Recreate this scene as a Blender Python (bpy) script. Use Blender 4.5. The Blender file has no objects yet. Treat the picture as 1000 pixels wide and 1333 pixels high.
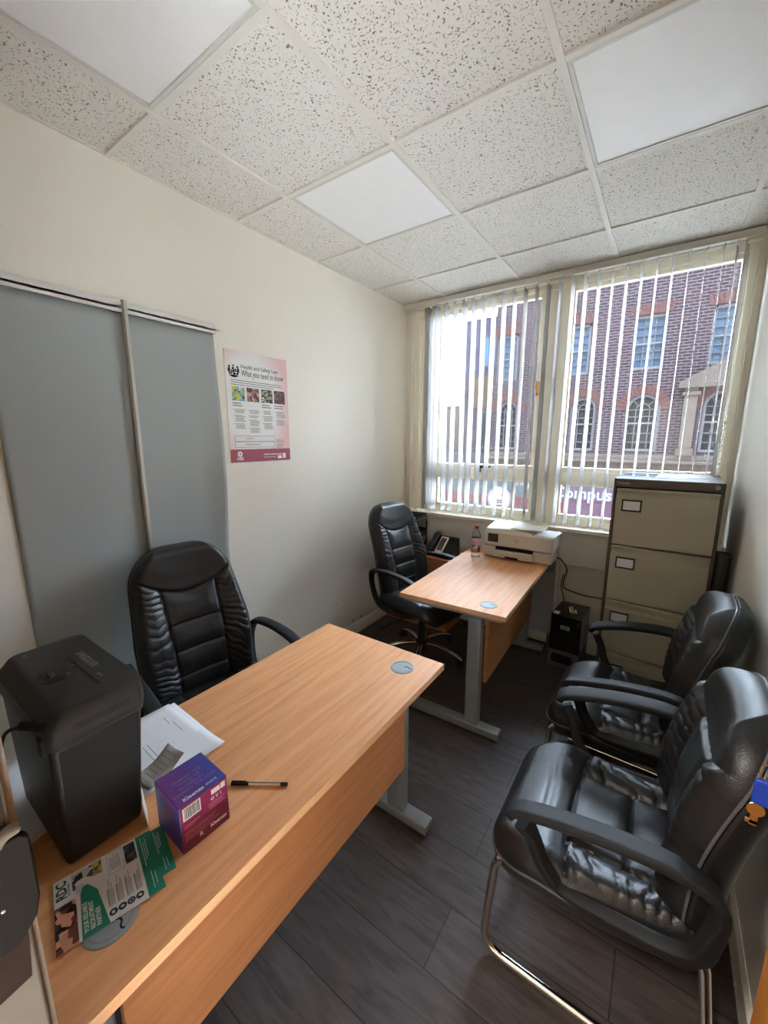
import bpy, bmesh, math, random
from mathutils import Vector, Matrix, noise
random.seed(7)
PI = math.pi
SC = bpy.context.scene
COL = SC.collection

# ------------------------------------------------------------------ materials
def mat(name, col, rough=.5, metal=0., spec=.5, bump=0., bscale=50., var=0., vscale=5., trans=0., ior=1.45, coat=0., emit=None, est=1., alpha=1.):
    m = bpy.data.materials.new(name); m.use_nodes = True
    nt = m.node_tree; p = nt.nodes['Principled BSDF']
    p.inputs['Base Color'].default_value = (*col, 1)
    p.inputs['Roughness'].default_value = rough
    p.inputs['Metallic'].default_value = metal
    p.inputs['Specular IOR Level'].default_value = spec
    p.inputs['IOR'].default_value = ior
    p.inputs['Transmission Weight'].default_value = trans
    p.inputs['Coat Weight'].default_value = coat
    p.inputs['Alpha'].default_value = alpha
    if emit:
        p.inputs['Emission Color'].default_value = (*emit, 1); p.inputs['Emission Strength'].default_value = est
    tc = nt.nodes.new('ShaderNodeTexCoord')
    if bump:
        n = nt.nodes.new('ShaderNodeTexNoise'); n.inputs['Scale'].default_value = bscale; n.inputs['Detail'].default_value = 4
        nt.links.new(tc.outputs['Object'], n.inputs['Vector'])
        b = nt.nodes.new('ShaderNodeBump'); b.inputs['Strength'].default_value = bump; b.inputs['Distance'].default_value = .002
        nt.links.new(n.outputs['Fac'], b.inputs['Height']); nt.links.new(b.outputs['Normal'], p.inputs['Normal'])
    if var:
        n = nt.nodes.new('ShaderNodeTexNoise'); n.inputs['Scale'].default_value = vscale; n.inputs['Detail'].default_value = 3
        nt.links.new(tc.outputs['Object'], n.inputs['Vector'])
        r = nt.nodes.new('ShaderNodeMix'); r.data_type = 'RGBA'
        r.inputs['A'].default_value = (*[c*(1-var) for c in col], 1); r.inputs['B'].default_value = (*[min(1, c*(1+var)) for c in col], 1)
        nt.links.new(n.outputs['Fac'], r.inputs['Factor']); nt.links.new(r.outputs['Result'], p.inputs['Base Color'])
    return m

def srgb(r, g, b):
    f = lambda c: (c/255/12.92) if c/255 <= .04045 else ((c/255+.055)/1.055)**2.4
    return (f(r), f(g), f(b))

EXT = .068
def ext(r, g, b): return tuple(c*EXT for c in srgb(r, g, b))      # street colours scaled far down: dimness put into the albedo to balance exposure

def ramp(nt, fac, stops, interp='LINEAR'):
    r = nt.nodes.new('ShaderNodeValToRGB'); r.color_ramp.interpolation = interp
    e = r.color_ramp.elements
    while len(e) > 1: e.remove(e[-1])
    e[0].position = stops[0][0]; e[0].color = (*stops[0][1], 1)
    for p, c in stops[1:]:
        k = e.new(p); k.color = (*c, 1)
    nt.links.new(fac, r.inputs['Fac']); return r.outputs['Color']

def wood(name, c0, c1, axis='Y', rough=.38, scale=1.):
    m = mat(name, c0, rough, spec=.45); nt = m.node_tree; p = nt.nodes['Principled BSDF']
    tc = nt.nodes.new('ShaderNodeTexCoord'); mp = nt.nodes.new('ShaderNodeMapping')
    s = {'Y': (34, 2.0, 34), 'X': (2.0, 34, 34), 'Z': (34, 34, 2.0)}[axis]
    mp.inputs['Scale'].default_value = [k*scale for k in s]
    nt.links.new(tc.outputs['Object'], mp.inputs['Vector'])
    n = nt.nodes.new('ShaderNodeTexNoise'); n.inputs['Scale'].default_value = 1.6; n.inputs['Detail'].default_value = 7; n.inputs['Roughness'].default_value = .62
    nt.links.new(mp.outputs['Vector'], n.inputs['Vector'])
    c = ramp(nt, n.outputs['Fac'], [(.3, c0), (.62, c1)])
    nt.links.new(c, p.inputs['Base Color'])
    return m

M = {}
M['wall'] = mat('wall_paint', srgb(235, 231, 219), .85, bump=.25, bscale=120, var=.02, vscale=2)
M['backwall'] = mat('low_bounce_paint', srgb(160, 152, 140), .85)  # unseen back and corridor walls, toned down to cut bounce onto the near desk
M['cream'] = mat('cream_gloss_paint', srgb(240, 233, 212), .42, bump=.1, bscale=30)
M['white_gloss'] = mat('white_gloss_paint', srgb(228, 225, 216), .45, bump=.1, bscale=30)
M['panelwall'] = mat('grey_cream_panel_paint', srgb(222, 214, 198), .6)
M['tbar'] = mat('ceiling_grid_metal', srgb(222, 219, 210), .5)
M['diffuser'] = mat('light_diffuser', srgb(236, 236, 235), .45, var=.03, vscale=14)
M['lightframe'] = mat('light_frame', srgb(205, 204, 198), .4)
M['leather'] = mat('black_leather', (.013, .013, .014), .36, spec=.55, bump=.35, bscale=260)
M['plastic'] = mat('black_plastic', (.016, .017, .018), .42, spec=.45, bump=.25, bscale=400)
M['plastic_grey'] = mat('dark_grey_plastic', (.014, .015, .016), .58, spec=.3, bump=.2, bscale=500)
M['black'] = mat('matte_black', (.010, .010, .011), .55, bump=.2, bscale=500)
M['blackgloss'] = mat('gloss_black', (.008, .008, .009), .22)
M['chrome'] = mat('chrome', (.72, .70, .66), .14, metal=1., bump=.05, bscale=30)
M['steel'] = mat('grey_powder_coated_steel', srgb(140, 143, 143), .42, metal=.35)
M['piping'] = mat('piping_cord', (.10, .10, .11), .35)
M['beech'] = wood('beech_laminate_long', srgb(204, 138, 88), srgb(222, 162, 112), 'Y', .5)
M['beech_edge'] = wood('beech_edge_band', srgb(196, 148, 104), srgb(212, 166, 122), 'Y', .45)
M['beech_shaded'] = wood('beech_shaded', srgb(160, 104, 64), srgb(180, 124, 80), 'Y', .5)  # same beech, darkened to put the modesty panel's shade into its colour
M['cherry'] = wood('orange_cupboard_wood', srgb(186, 112, 72), srgb(206, 136, 92), 'X', .4)
M['doorwood'] = wood('door_wood', srgb(150, 92, 34), srgb(178, 116, 48), 'Z', .4, .6)
M['cabframe'] = mat('brown_steel', srgb(78, 64, 54), .45)
M['cabdrawer'] = mat('beige_steel', srgb(170, 163, 143), .42, spec=.4, var=.02, vscale=3)
M['paper'] = mat('paper', srgb(222, 224, 228), .8)
M['paper_grey'] = mat('grey_paper', srgb(178, 172, 162), .8)
M['ink'] = mat('grey_ink', srgb(110, 110, 115), .8)
M['inkdark'] = mat('dark_ink', srgb(50, 50, 54), .8)
M['white'] = mat('white_plastic', srgb(218, 217, 212), .4)
M['offwhite'] = mat('printer_white', srgb(205, 199, 186), .38)
M['printer_lid'] = mat('printer_lid', srgb(214, 209, 192), .4)
M['greydisc'] = mat('grommet_grey', srgb(140, 148, 150), .4)
M['slat'] = None
M['brass'] = mat('brass', (.62, .42, .18), .3, metal=1.)
M['bluetag'] = mat('blue_plastic', (.01, .05, .42), .35)
M['darkgrey'] = mat('dark_grey', (.05, .05, .055), .5)
M['screen'] = mat('dark_screen', (.012, .012, .014), .12)
M['lcd'] = mat('phone_lcd', srgb(116, 92, 72), .25)
M['water'] = mat('clear_water', (.92, .95, 1), .02, trans=1., ior=1.33)
M['petplastic'] = mat('clear_bottle_plastic', (.95, .96, 1), .05, trans=1., ior=1.2)
M['red'] = mat('dark_red_cap', srgb(150, 30, 60), .4)
M['label'] = mat('bottle_label', srgb(212, 190, 214), .5)
M['green'] = mat('leaflet_green', srgb(30, 122, 98), .5)
M['leafwhite'] = mat('leaflet_white', srgb(214, 206, 198), .45)
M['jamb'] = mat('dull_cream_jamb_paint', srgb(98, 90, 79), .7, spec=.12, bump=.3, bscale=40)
M['brown_wood'] = mat('bare_brown_wood', srgb(40, 27, 18), .8, spec=.12, bump=.8, bscale=40, var=.5, vscale=30)
M['keep'] = mat('brown_painted_metal', srgb(24, 19, 15), .75, spec=.12, bump=.3, bscale=60)
M['stone'] = mat('stone_band', ext(200, 192, 180), .8, var=.12, vscale=2)
M['wfr'] = mat('white_sash_paint', ext(222, 232, 240), .5)
M['mid_grey'] = mat('mid_grey', srgb(150, 152, 155), .6)  # plain mid grey for tray holes, heater housing and printer joint
M['shopfront'] = mat('shopfront_grey', ext(176, 180, 186), .6)
M['wfr_in'] = mat('white_print', srgb(222, 228, 232), .5)

# translucent blind fabric
def slatmat():
    m = bpy.data.materials.new('blind_fabric'); m.use_nodes = True; nt = m.node_tree
    p = nt.nodes['Principled BSDF']; p.inputs['Base Color'].default_value = (*srgb(226, 226, 227), 1); p.inputs['Roughness'].default_value = .8
    t = nt.nodes.new('ShaderNodeBsdfTranslucent'); t.inputs['Color'].default_value = (*srgb(205, 203, 198), 1)
    mx = nt.nodes.new('ShaderNodeMixShader'); mx.inputs['Fac'].default_value = .36
    nt.links.new(p.outputs[0], mx.inputs[1]); nt.links.new(t.outputs[0], mx.inputs[2])
    nt.links.new(mx.outputs[0], nt.nodes['Material Output'].inputs['Surface'])
    return m
M['slat'] = slatmat()

def glassmat(name, haze=.06, tint=(.97, .99, 1)):
    m = bpy.data.materials.new(name); m.use_nodes = True; nt = m.node_tree
    nt.nodes.remove(nt.nodes['Principled BSDF'])
    tr = nt.nodes.new('ShaderNodeBsdfTransparent'); tr.inputs['Color'].default_value = (*tint, 1)
    gl = nt.nodes.new('ShaderNodeBsdfGlossy'); gl.inputs['Roughness'].default_value = .02
    fr = nt.nodes.new('ShaderNodeFresnel'); fr.inputs['IOR'].default_value = 1.4
    m1 = nt.nodes.new('ShaderNodeMixShader')
    nt.links.new(fr.outputs[0], m1.inputs[0]); nt.links.new(tr.outputs[0], m1.inputs[1]); nt.links.new(gl.outputs[0], m1.inputs[2])
    tl = nt.nodes.new('ShaderNodeBsdfTranslucent'); tl.inputs['Color'].default_value = (.85, .92, 1, 1)
    m2 = nt.nodes.new('ShaderNodeMixShader'); m2.inputs[0].default_value = haze
    nt.links.new(m1.outputs[0], m2.inputs[1]); nt.links.new(tl.outputs[0], m2.inputs[2])
    nt.links.new(m2.outputs[0], nt.nodes['Material Output'].inputs['Surface'])
    return m
M['glass'] = glassmat('window_glass_dusty', .0015)

def ceilmat():
    m = mat('mineral_fibre_tile', srgb(226, 223, 215), .9); nt = m.node_tree; p = nt.nodes['Principled BSDF']
    tc = nt.nodes.new('ShaderNodeTexCoord')
    wn = nt.nodes.new('ShaderNodeTexNoise'); wn.inputs['Scale'].default_value = 22; wn.inputs['Detail'].default_value = 2
    nt.links.new(tc.outputs['Object'], wn.inputs['Vector'])
    va = nt.nodes.new('ShaderNodeVectorMath'); va.operation = 'SCALE'; va.inputs['Scale'].default_value = .03
    nt.links.new(wn.outputs['Color'], va.inputs[0])
    ad = nt.nodes.new('ShaderNodeVectorMath'); ad.operation = 'ADD'
    nt.links.new(tc.outputs['Object'], ad.inputs[0]); nt.links.new(va.outputs[0], ad.inputs[1])
    n = nt.nodes.new('ShaderNodeTexNoise'); n.inputs['Scale'].default_value = 140; n.inputs['Detail'].default_value = 1.5; n.inputs['Roughness'].default_value = .6
    nt.links.new(ad.outputs[0], n.inputs['Vector'])
    c = ramp(nt, n.outputs['Fac'], [(.0, srgb(112, 98, 84)), (.345, srgb(132, 118, 104)), (.385, srgb(226, 223, 215)), (1, srgb(232, 229, 221))])
    nt.links.new(c, p.inputs['Base Color'])
    b = nt.nodes.new('ShaderNodeBump'); b.inputs['Strength'].default_value = .7; b.inputs['Distance'].default_value = .002
    g = ramp(nt, n.outputs['Fac'], [(.33, (0, 0, 0)), (.4, (1, 1, 1))])
    nt.links.new(g, b.inputs['Height']); nt.links.new(b.outputs[0], p.inputs['Normal'])
    return m
M['ceil'] = ceilmat()

def floormat():
    m = mat('grey_oak_laminate', (.1, .08, .07), .42, spec=.4); nt = m.node_tree; p = nt.nodes['Principled BSDF']
    tc = nt.nodes.new('ShaderNodeTexCoord'); mp = nt.nodes.new('ShaderNodeMapping')
    mp.inputs['Location'].default_value = (.35, -.773+.1955*5, 0)
    nt.links.new(tc.outputs['Object'], mp.inputs['Vector'])
    br = nt.nodes.new('ShaderNodeTexBrick'); br.inputs['Scale'].default_value = 1
    br.inputs['Brick Width'].default_value = 1.28; br.inputs['Row Height'].default_value = .1955
    br.inputs['Mortar Size'].default_value = .0016; br.inputs['Mortar Smooth'].default_value = .1; br.offset = .37
    br.inputs['Color1'].default_value = (*srgb(72, 64, 61), 1); br.inputs['Color2'].default_value = (*srgb(84, 75, 71), 1)
    br.inputs['Mortar'].default_value = (*srgb(34, 28, 26), 1)
    nt.links.new(mp.outputs[0], br.inputs['Vector'])
    m2 = nt.nodes.new('ShaderNodeMapping'); m2.inputs['Scale'].default_value = (2.2, 16, 1)
    nt.links.new(tc.outputs['Object'], m2.inputs['Vector'])
    n = nt.nodes.new('ShaderNodeTexNoise'); n.inputs['Scale'].default_value = 2.4; n.inputs['Detail'].default_value = 8; n.inputs['Distortion'].default_value = 1.2
    nt.links.new(m2.outputs[0], n.inputs['Vector'])
    g = ramp(nt, n.outputs['Fac'], [(.3, (.62, .6, .6)), (.5, (.95, .95, .95)), (.7, (1.25, 1.25, 1.25))])
    mx = nt.nodes.new('ShaderNodeMix'); mx.data_type = 'RGBA'; mx.blend_type = 'MULTIPLY'; mx.inputs['Factor'].default_value = 1
    nt.links.new(br.outputs['Color'], mx.inputs['A']); nt.links.new(g, mx.inputs['B'])
    nt.links.new(mx.outputs['Result'], p.inputs['Base Color'])
    b = nt.nodes.new('ShaderNodeBump'); b.inputs['Strength'].default_value = .4; b.inputs['Distance'].default_value = .001; b.invert = True
    nt.links.new(br.outputs['Fac'], b.inputs['Height']); nt.links.new(b.outputs[0], p.inputs['Normal'])
    return m
M['floor'] = floormat()

def brickmat(name, a, b_, mo, sc=1.):
    m = mat(name, a, .85); nt = m.node_tree; p = nt.nodes['Principled BSDF']
    tc = nt.nodes.new('ShaderNodeTexCoord')
    sp = nt.nodes.new('ShaderNodeSeparateXYZ'); cb = nt.nodes.new('ShaderNodeCombineXYZ')
    nt.links.new(tc.outputs['Object'], sp.inputs[0])
    su = nt.nodes.new('ShaderNodeMath'); su.operation = 'ADD'
    nt.links.new(sp.outputs['X'], su.inputs[0]); nt.links.new(sp.outputs['Y'], su.inputs[1])
    nt.links.new(su.outputs[0], cb.inputs['X']); nt.links.new(sp.outputs['Z'], cb.inputs['Y'])
    br = nt.nodes.new('ShaderNodeTexBrick'); br.inputs['Scale'].default_value = 1
    br.inputs['Brick Width'].default_value = .24*sc; br.inputs['Row Height'].default_value = .085*sc
    br.inputs['Mortar Size'].default_value = .012*sc
    br.inputs['Color1'].default_value = (*a, 1); br.inputs['Color2'].default_value = (*b_, 1); br.inputs['Mortar'].default_value = (*mo, 1)
    nt.links.new(cb.outputs[0], br.inputs['Vector']); nt.links.new(br.outputs['Color'], p.inputs['Base Color'])
    return m
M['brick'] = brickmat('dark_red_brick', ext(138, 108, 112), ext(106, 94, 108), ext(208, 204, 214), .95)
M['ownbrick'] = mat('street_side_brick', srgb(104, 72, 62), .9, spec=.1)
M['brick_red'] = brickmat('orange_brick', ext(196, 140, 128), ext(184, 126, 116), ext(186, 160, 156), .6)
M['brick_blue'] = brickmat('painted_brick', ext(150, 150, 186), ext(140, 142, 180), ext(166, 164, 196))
M['skyglass'] = mat('sky_tinted_sash_glass', tuple(1.7*c for c in ext(140, 190, 232)), .3, spec=.15)  # sky reflection painted into the pane colour by lifting it
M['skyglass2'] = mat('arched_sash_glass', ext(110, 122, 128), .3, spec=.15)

def gradmat(name, stops, axis='X', rough=.4, scale=1., off=0., noise_amt=.25):
    m = mat(name, (1, 1, 1), rough); nt = m.node_tree; p = nt.nodes['Principled BSDF']
    tc = nt.nodes.new('ShaderNodeTexCoord'); sp = nt.nodes.new('ShaderNodeSeparateXYZ')
    nt.links.new(tc.outputs['Object'], sp.inputs[0])
    n = nt.nodes.new('ShaderNodeTexNoise'); n.inputs['Scale'].default_value = 9; n.inputs['Detail'].default_value = 1
    nt.links.new(tc.outputs['Object'], n.inputs['Vector'])
    mm = nt.nodes.new('ShaderNodeMath'); mm.operation = 'MULTIPLY_ADD'; mm.inputs[1].default_value = scale; mm.inputs[2].default_value = off
    nt.links.new(sp.outputs[axis], mm.inputs[0])
    ad = nt.nodes.new('ShaderNodeMath'); ad.operation = 'MULTIPLY_ADD'; ad.inputs[1].default_value = noise_amt
    nt.links.new(n.outputs['Fac'], ad.inputs[0]); nt.links.new(mm.outputs[0], ad.inputs[2])
    nt.links.new(ramp(nt, ad.outputs[0], stops), p.inputs['Base Color'])
    return m

def photomat(name, stops, scale=60, seed=0):
    m = mat(name, (1, 1, 1), .5); nt = m.node_tree; p = nt.nodes['Principled BSDF']
    tc = nt.nodes.new('ShaderNodeTexCoord'); mp = nt.nodes.new('ShaderNodeMapping'); mp.inputs['Location'].default_value = (seed*3.1, seed*1.7, seed)
    nt.links.new(tc.outputs['Object'], mp.inputs[0])
    n = nt.nodes.new('ShaderNodeTexVoronoi'); n.inputs['Scale'].default_value = scale
    nt.links.new(mp.outputs[0], n.inputs['Vector'])
    sp = nt.nodes.new('ShaderNodeSeparateColor'); nt.links.new(n.outputs['Color'], sp.inputs[0])
    nt.links.new(ramp(nt, sp.outputs[0], stops, 'CONSTANT'), p.inputs['Base Color'])
    return m

# ------------------------------------------------------------------ geometry
class MB:
    def __init__(s): s.v = []; s.f = []
    def add(s, vs, fs, mtx=None):
        b = len(s.v)
        s.v += [tuple(mtx @ Vector(v)) if mtx else tuple(v) for v in vs]
        s.f += [[b+i for i in f] for f in fs]; return s
    def box(s, x0, x1, y0, y1, z0, z1, mtx=None):
        vs = [(x, y, z) for z in (z0, z1) for y in (y0, y1) for x in (x0, x1)]
        return s.add(vs, [(0, 2, 3, 1), (4, 5, 7, 6), (0, 1, 5, 4), (2, 6, 7, 3), (0, 4, 6, 2), (1, 3, 7, 5)], mtx)
    def taper(s, b, t, z0, z1, mtx=None):   # b,t: (x0,x1,y0,y1)
        vs = [(x, y, z0) for y in b[2:] for x in b[:2]]+[(x, y, z1) for y in t[2:] for x in t[:2]]
        return s.add(vs, [(0, 2, 3, 1), (4, 5, 7, 6), (0, 1, 5, 4), (2, 6, 7, 3), (0, 4, 6, 2), (1, 3, 7, 5)], mtx)
    def prism(s, poly, h0, h1, mtx=None):
        n = len(poly); vs = [(x, y, h0) for x, y in poly]+[(x, y, h1) for x, y in poly]
        fs = [list(range(n))[::-1], list(range(n, 2*n))]+[(i, (i+1) % n, n+(i+1) % n, n+i) for i in range(n)]
        return s.add(vs, fs, mtx)
    def lathe(s, prof, n=32, mtx=None, cap=True):
        vs = []; fs = []
        for r, z in prof:
            for i in range(n): a = 2*PI*i/n; vs.append((r*math.cos(a), r*math.sin(a), z))
        for j in range(len(prof)-1):
            for i in range(n): fs.append((j*n+i, j*n+(i+1) % n, (j+1)*n+(i+1) % n, (j+1)*n+i))
        if cap: fs.append(list(range(n))[::-1]); fs.append([(len(prof)-1)*n+i for i in range(n)])
        return s.add(vs, fs, mtx)
    def cyl(s, p0, p1, r, n=20, r2=None):
        p0 = Vector(p0); p1 = Vector(p1); d = p1-p0; q = d.to_track_quat('Z', 'Y').to_matrix().to_4x4()
        return s.lathe([(r, 0), (r if r2 is None else r2, d.length)], n, Matrix.Translation(p0) @ q)
    def sweep(s, pts, prof, closed=False, up=(0, 0, 1), scales=None):
        """prof: list of (a,b) section points: a along side vector, b along normal"""
        P = [Vector(p) for p in pts]; n = len(P); k = len(prof); vs = []; fs = []
        up = Vector(up); last = None
        for i in range(n):
            if closed: t = P[(i+1) % n]-P[i-1]
            else: t = P[min(i+1, n-1)]-P[max(i-1, 0)]
            t.normalize()
            if last is None:
                sd = t.cross(up)
                if sd.length < 1e-4: sd = t.cross(Vector((1, 0, 0)))
            else: sd = last-t*last.dot(t)
            sd.normalize(); last = sd.copy(); nn = sd.cross(t)
            sc = scales[i] if scales else (1, 1)
            for a, b in prof: vs.append(tuple(P[i]+sd*a*sc[0]+nn*b*sc[1]))
        m = n if closed else n-1
        for i in range(m):
            for j in range(k):
                a = i*k+j; b = i*k+(j+1) % k; c = ((i+1) % n)*k+(j+1) % k; d = ((i+1) % n)*k+j
                fs.append((a, b, c, d))
        if not closed: fs.append(list(range(k))[::-1]); fs.append([(n-1)*k+j for j in range(k)])
        return s.add(vs, fs)
    def tube(s, pts, r, n=14, closed=False, up=(0, 0, 1)):
        return s.sweep(pts, [(r*math.cos(2*PI*i/n), r*math.sin(2*PI*i/n)) for i in range(n)], closed, up)
    def build(s, name, m, parent=None, bevel=0., seg=2, ang=40, flat=False, subsurf=0):
        me = bpy.data.meshes.new(name); me.from_pydata(s.v, [], s.f); me.validate()
        bm = bmesh.new(); bm.from_mesh(me); bmesh.ops.recalc_face_normals(bm, faces=bm.faces); bm.to_mesh(me); bm.free()
        me.materials.append(M[m] if isinstance(m, str) else m)
        if not flat:
            for p in me.polygons: p.use_smooth = True
            me.set_sharp_from_angle(angle=math.radians(ang))
        o = bpy.data.objects.new(name, me); COL.objects.link(o)
        if parent: o.parent = parent
        if bevel:
            b = o.modifiers.new('bevel', 'BEVEL'); b.width = bevel; b.segments = seg; b.limit_method = 'ANGLE'; b.angle_limit = math.radians(35); b.harden_normals = False
        if subsurf:
            b = o.modifiers.new('sub', 'SUBSURF'); b.levels = subsurf; b.render_levels = subsurf
        return o

def smooth_path(pts, n=8, closed=False):
    P = [Vector(p) for p in pts]; out = []; N = len(P)
    rng = N if closed else N-1
    for i in range(rng):
        if closed: a, b, c, d = P[i-1], P[i], P[(i+1) % N], P[(i+2) % N]
        else: a, b, c, d = P[max(i-1, 0)], P[i], P[i+1], P[min(i+2, N-1)]
        for k in range(n):
            t = k/n
            out.append(.5*((2*b)+(-a+c)*t+(2*a-5*b+4*c-d)*t*t+(-a+3*b-3*c+d)*t**3))
    if not closed: out.append(P[-1])
    return out

def fillet(pts, r, n=6):
    P = [Vector(p) for p in pts]; out = [P[0]]
    for i in range(1, len(P)-1):
        a = (P[i-1]-P[i]); b = (P[i+1]-P[i]); rr = min(r, a.length*.49, b.length*.49)
        p0 = P[i]+a.normalized()*rr; p1 = P[i]+b.normalized()*rr
        for k in range(n+1):
            t = k/n; out.append(p0*(1-t)**2+P[i]*2*t*(1-t)+p1*t*t)
    out.append(P[-1]); return out

def basis(loc, xd, yd):
    x = Vector(xd).normalized(); y = Vector(yd); y = (y-x*y.dot(x)).normalized(); z = x.cross(y)
    m = Matrix((x, y, z)).transposed().to_4x4(); m.translation = Vector(loc); return m

def text(name, body, mtx, size, m, parent=None, align='LEFT', shear=0., bold=0., ext=.0002, sx=1.):
    c = bpy.data.curves.new(name+'_font', 'FONT'); c.body = body; c.size = size; c.align_x = align; c.extrude = ext; c.shear = shear; c.offset = bold
    c.resolution_u = 2
    o = bpy.data.objects.new('tmp_font', c); COL.objects.link(o)
    bpy.context.view_layer.update()
    me = bpy.data.meshes.new_from_object(o, depsgraph=bpy.context.evaluated_depsgraph_get())
    COL.objects.unlink(o); bpy.data.objects.remove(o); bpy.data.curves.remove(c)
    me.transform(Matrix.Diagonal((sx, 1, 1, 1))); me.transform(mtx)
    me.materials.clear(); me.materials.append(M[m] if isinstance(m, str) else m); me.name = name
    r = bpy.data.objects.new(name, me); COL.objects.link(r)
    if parent: r.parent = parent
    return r

def tag(o, label, cat, group=None, kind=None):
    o['label'] = label; o['category'] = cat
    if group: o['group'] = group
    if kind: o['kind'] = kind
    return o
def empty(name, loc=(0, 0, 0), rz=0.):
    o = bpy.data.objects.new(name, None); COL.objects.link(o); o.location = loc; o.rotation_euler = (0, 0, rz); o.empty_display_size = .05; return o
def struct(o): o['kind'] = 'structure'; return o
def copy_tree(o, parent=None):
    c = o.copy(); COL.objects.link(c)
    if parent: c.parent = parent
    for ch in o.children: copy_tree(ch, c)
    return c

# ------------------------------------------------------------------ room shell
XL, XR, YW, H = .222, 2.52, 2.87, 2.69
YB = -.19
struct(MB().box(XL-.1, XR+.1, -2.2, YW+.05, -.06, 0).build('floor', 'floor', flat=True))
struct(MB().box(XL-.1, XR+.1, YB-.16, YW+.15, H+.008, H+.06).build('ceiling', 'ceil', flat=True))
struct(MB().box(XL-.1, XL, YB-.14, YW+.15, 0, H+.06).build('wall_left', 'wall', flat=True))
struct(MB().box(XR, XR+.1, YB-.14, YW+.15, 0, H+.06).build('wall_right', 'wall', flat=True))
DX0, DX1, DH = 1.66, 2.455, 2.08
struct(MB().box(XL, DX0-.022, YB-.14, YB, 0, H).box(DX1+.022, XR, YB-.14, YB, 0, H).box(DX0-.022, DX1+.022, YB-.14, YB, DH, H).build('wall_back', 'backwall', flat=True))
# window wall : dado below sill, head above, thin reveals
ZS, ZT = .945, 2.615
w = MB().box(XL, XR, YW, YW+.14, 0, ZS-.03).box(XL, XR, YW, YW+.14, ZT+.04, H).box(XL, .275, YW, YW+.14, ZS-.03, ZT+.04).box(2.49, XR, YW, YW+.14, ZS-.03, ZT+.04)
struct(w.build('wall_window_side', 'panelwall', flat=True))
# boxed ledge below the sill, and the sill board
struct(MB().box(XL, XR, YW-.035, YW, .665, ZS-.03).build('trim_1', 'white_gloss', bevel=.004))
struct(MB().box(XL, XR, YW-.075, YW+.14, ZS-.03, ZS).build('trim_2', 'cream', bevel=.006))
# skirting
struct(MB().add([(XL, YB, 0), (XL+.016, YB, 0), (XL+.016, YB, .075), (XL+.004, YB, .092), (XL, YB, .092), (XL, YW, 0), (XL+.016, YW, 0), (XL+.016, YW, .075), (XL+.004, YW, .092), (XL, YW, .092)],
      [(0, 1, 2, 3, 4), (9, 8, 7, 6, 5), (0, 5, 6, 1), (1, 6, 7, 2), (2, 7, 8, 3), (3, 8, 9, 4)]).build('baseboard_left', 'white_gloss'))
struct(MB().box(XR-.016, XR, YB, YW, 0, .095).build('baseboard_right', 'white_gloss', bevel=.003))
struct(MB().box(XL+.016, XR-.016, YW-.016, YW, 0, .24).build('baseboard_window_side', 'white_gloss', bevel=.003))
# screw holes near the skirting
struct(MB().cyl((XL, 2.084, .128), (XL+.0012, 2.084, .128), .006).cyl((XL, 2.195, .118), (XL+.0012, 2.195, .118), .006).cyl((XL, 1.9, .33), (XL+.0012, 1.9, .33), .004).build('trim_3', 'inkdark'))

# ceiling grid (exposed T bars) : one structure
g = MB()
for i in range(0, 5):
    x = i*.6
    if x > XL: g.box(x-.012, x+.012, YB, YW, H-.002, H+.0085)
for j in range(0, 5):
    y = j*.6; g.box(XL, XR, y-.012, y+.012, H-.0005, H+.0085)
g.box(XL, XL+.012, YB, YW, H+.002, H+.0085).box(XR-.012, XR, YB, YW, H+.002, H+.0085)
struct(g.build('trim_4', 'tbar', bevel=.001, seg=1))

# flat panel lights
def panel_light(i, j, label):
    x0, x1, y0, y1 = i*.6+.012, i*.6+.588, j*.6+.012, j*.6+.588
    t = empty('ceiling_light', ((x0+x1)/2, (y0+y1)/2, H+.008)); a, b = (x1-x0)/2, (y1-y0)/2
    tag(t, label, 'ceiling light', 'square panel lights in the tiled ceiling')
    f = .014
    MB().box(-a, a, -b, -b+f, -.008, 0).box(-a, a, b-f, b, -.008, 0).box(-a, -a+f, -b+f, b-f, -.008, 0).box(a-f, a, -b+f, b-f, -.008, 0).build('frame', 'lightframe', t, bevel=.002)
    MB().box(-a+f, a-f, -b+f, b-f, -.004, -.001).build('diffuser', 'diffuser', t)
panel_light(1, 0, 'square white flat panel ceiling light at the left edge, nearest to the camera')
panel_light(1, 2, 'square white flat panel ceiling light in the middle of the room, fully in view')
panel_light(3, 2, 'square white flat panel ceiling light at the right, above the black chairs')

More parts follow.
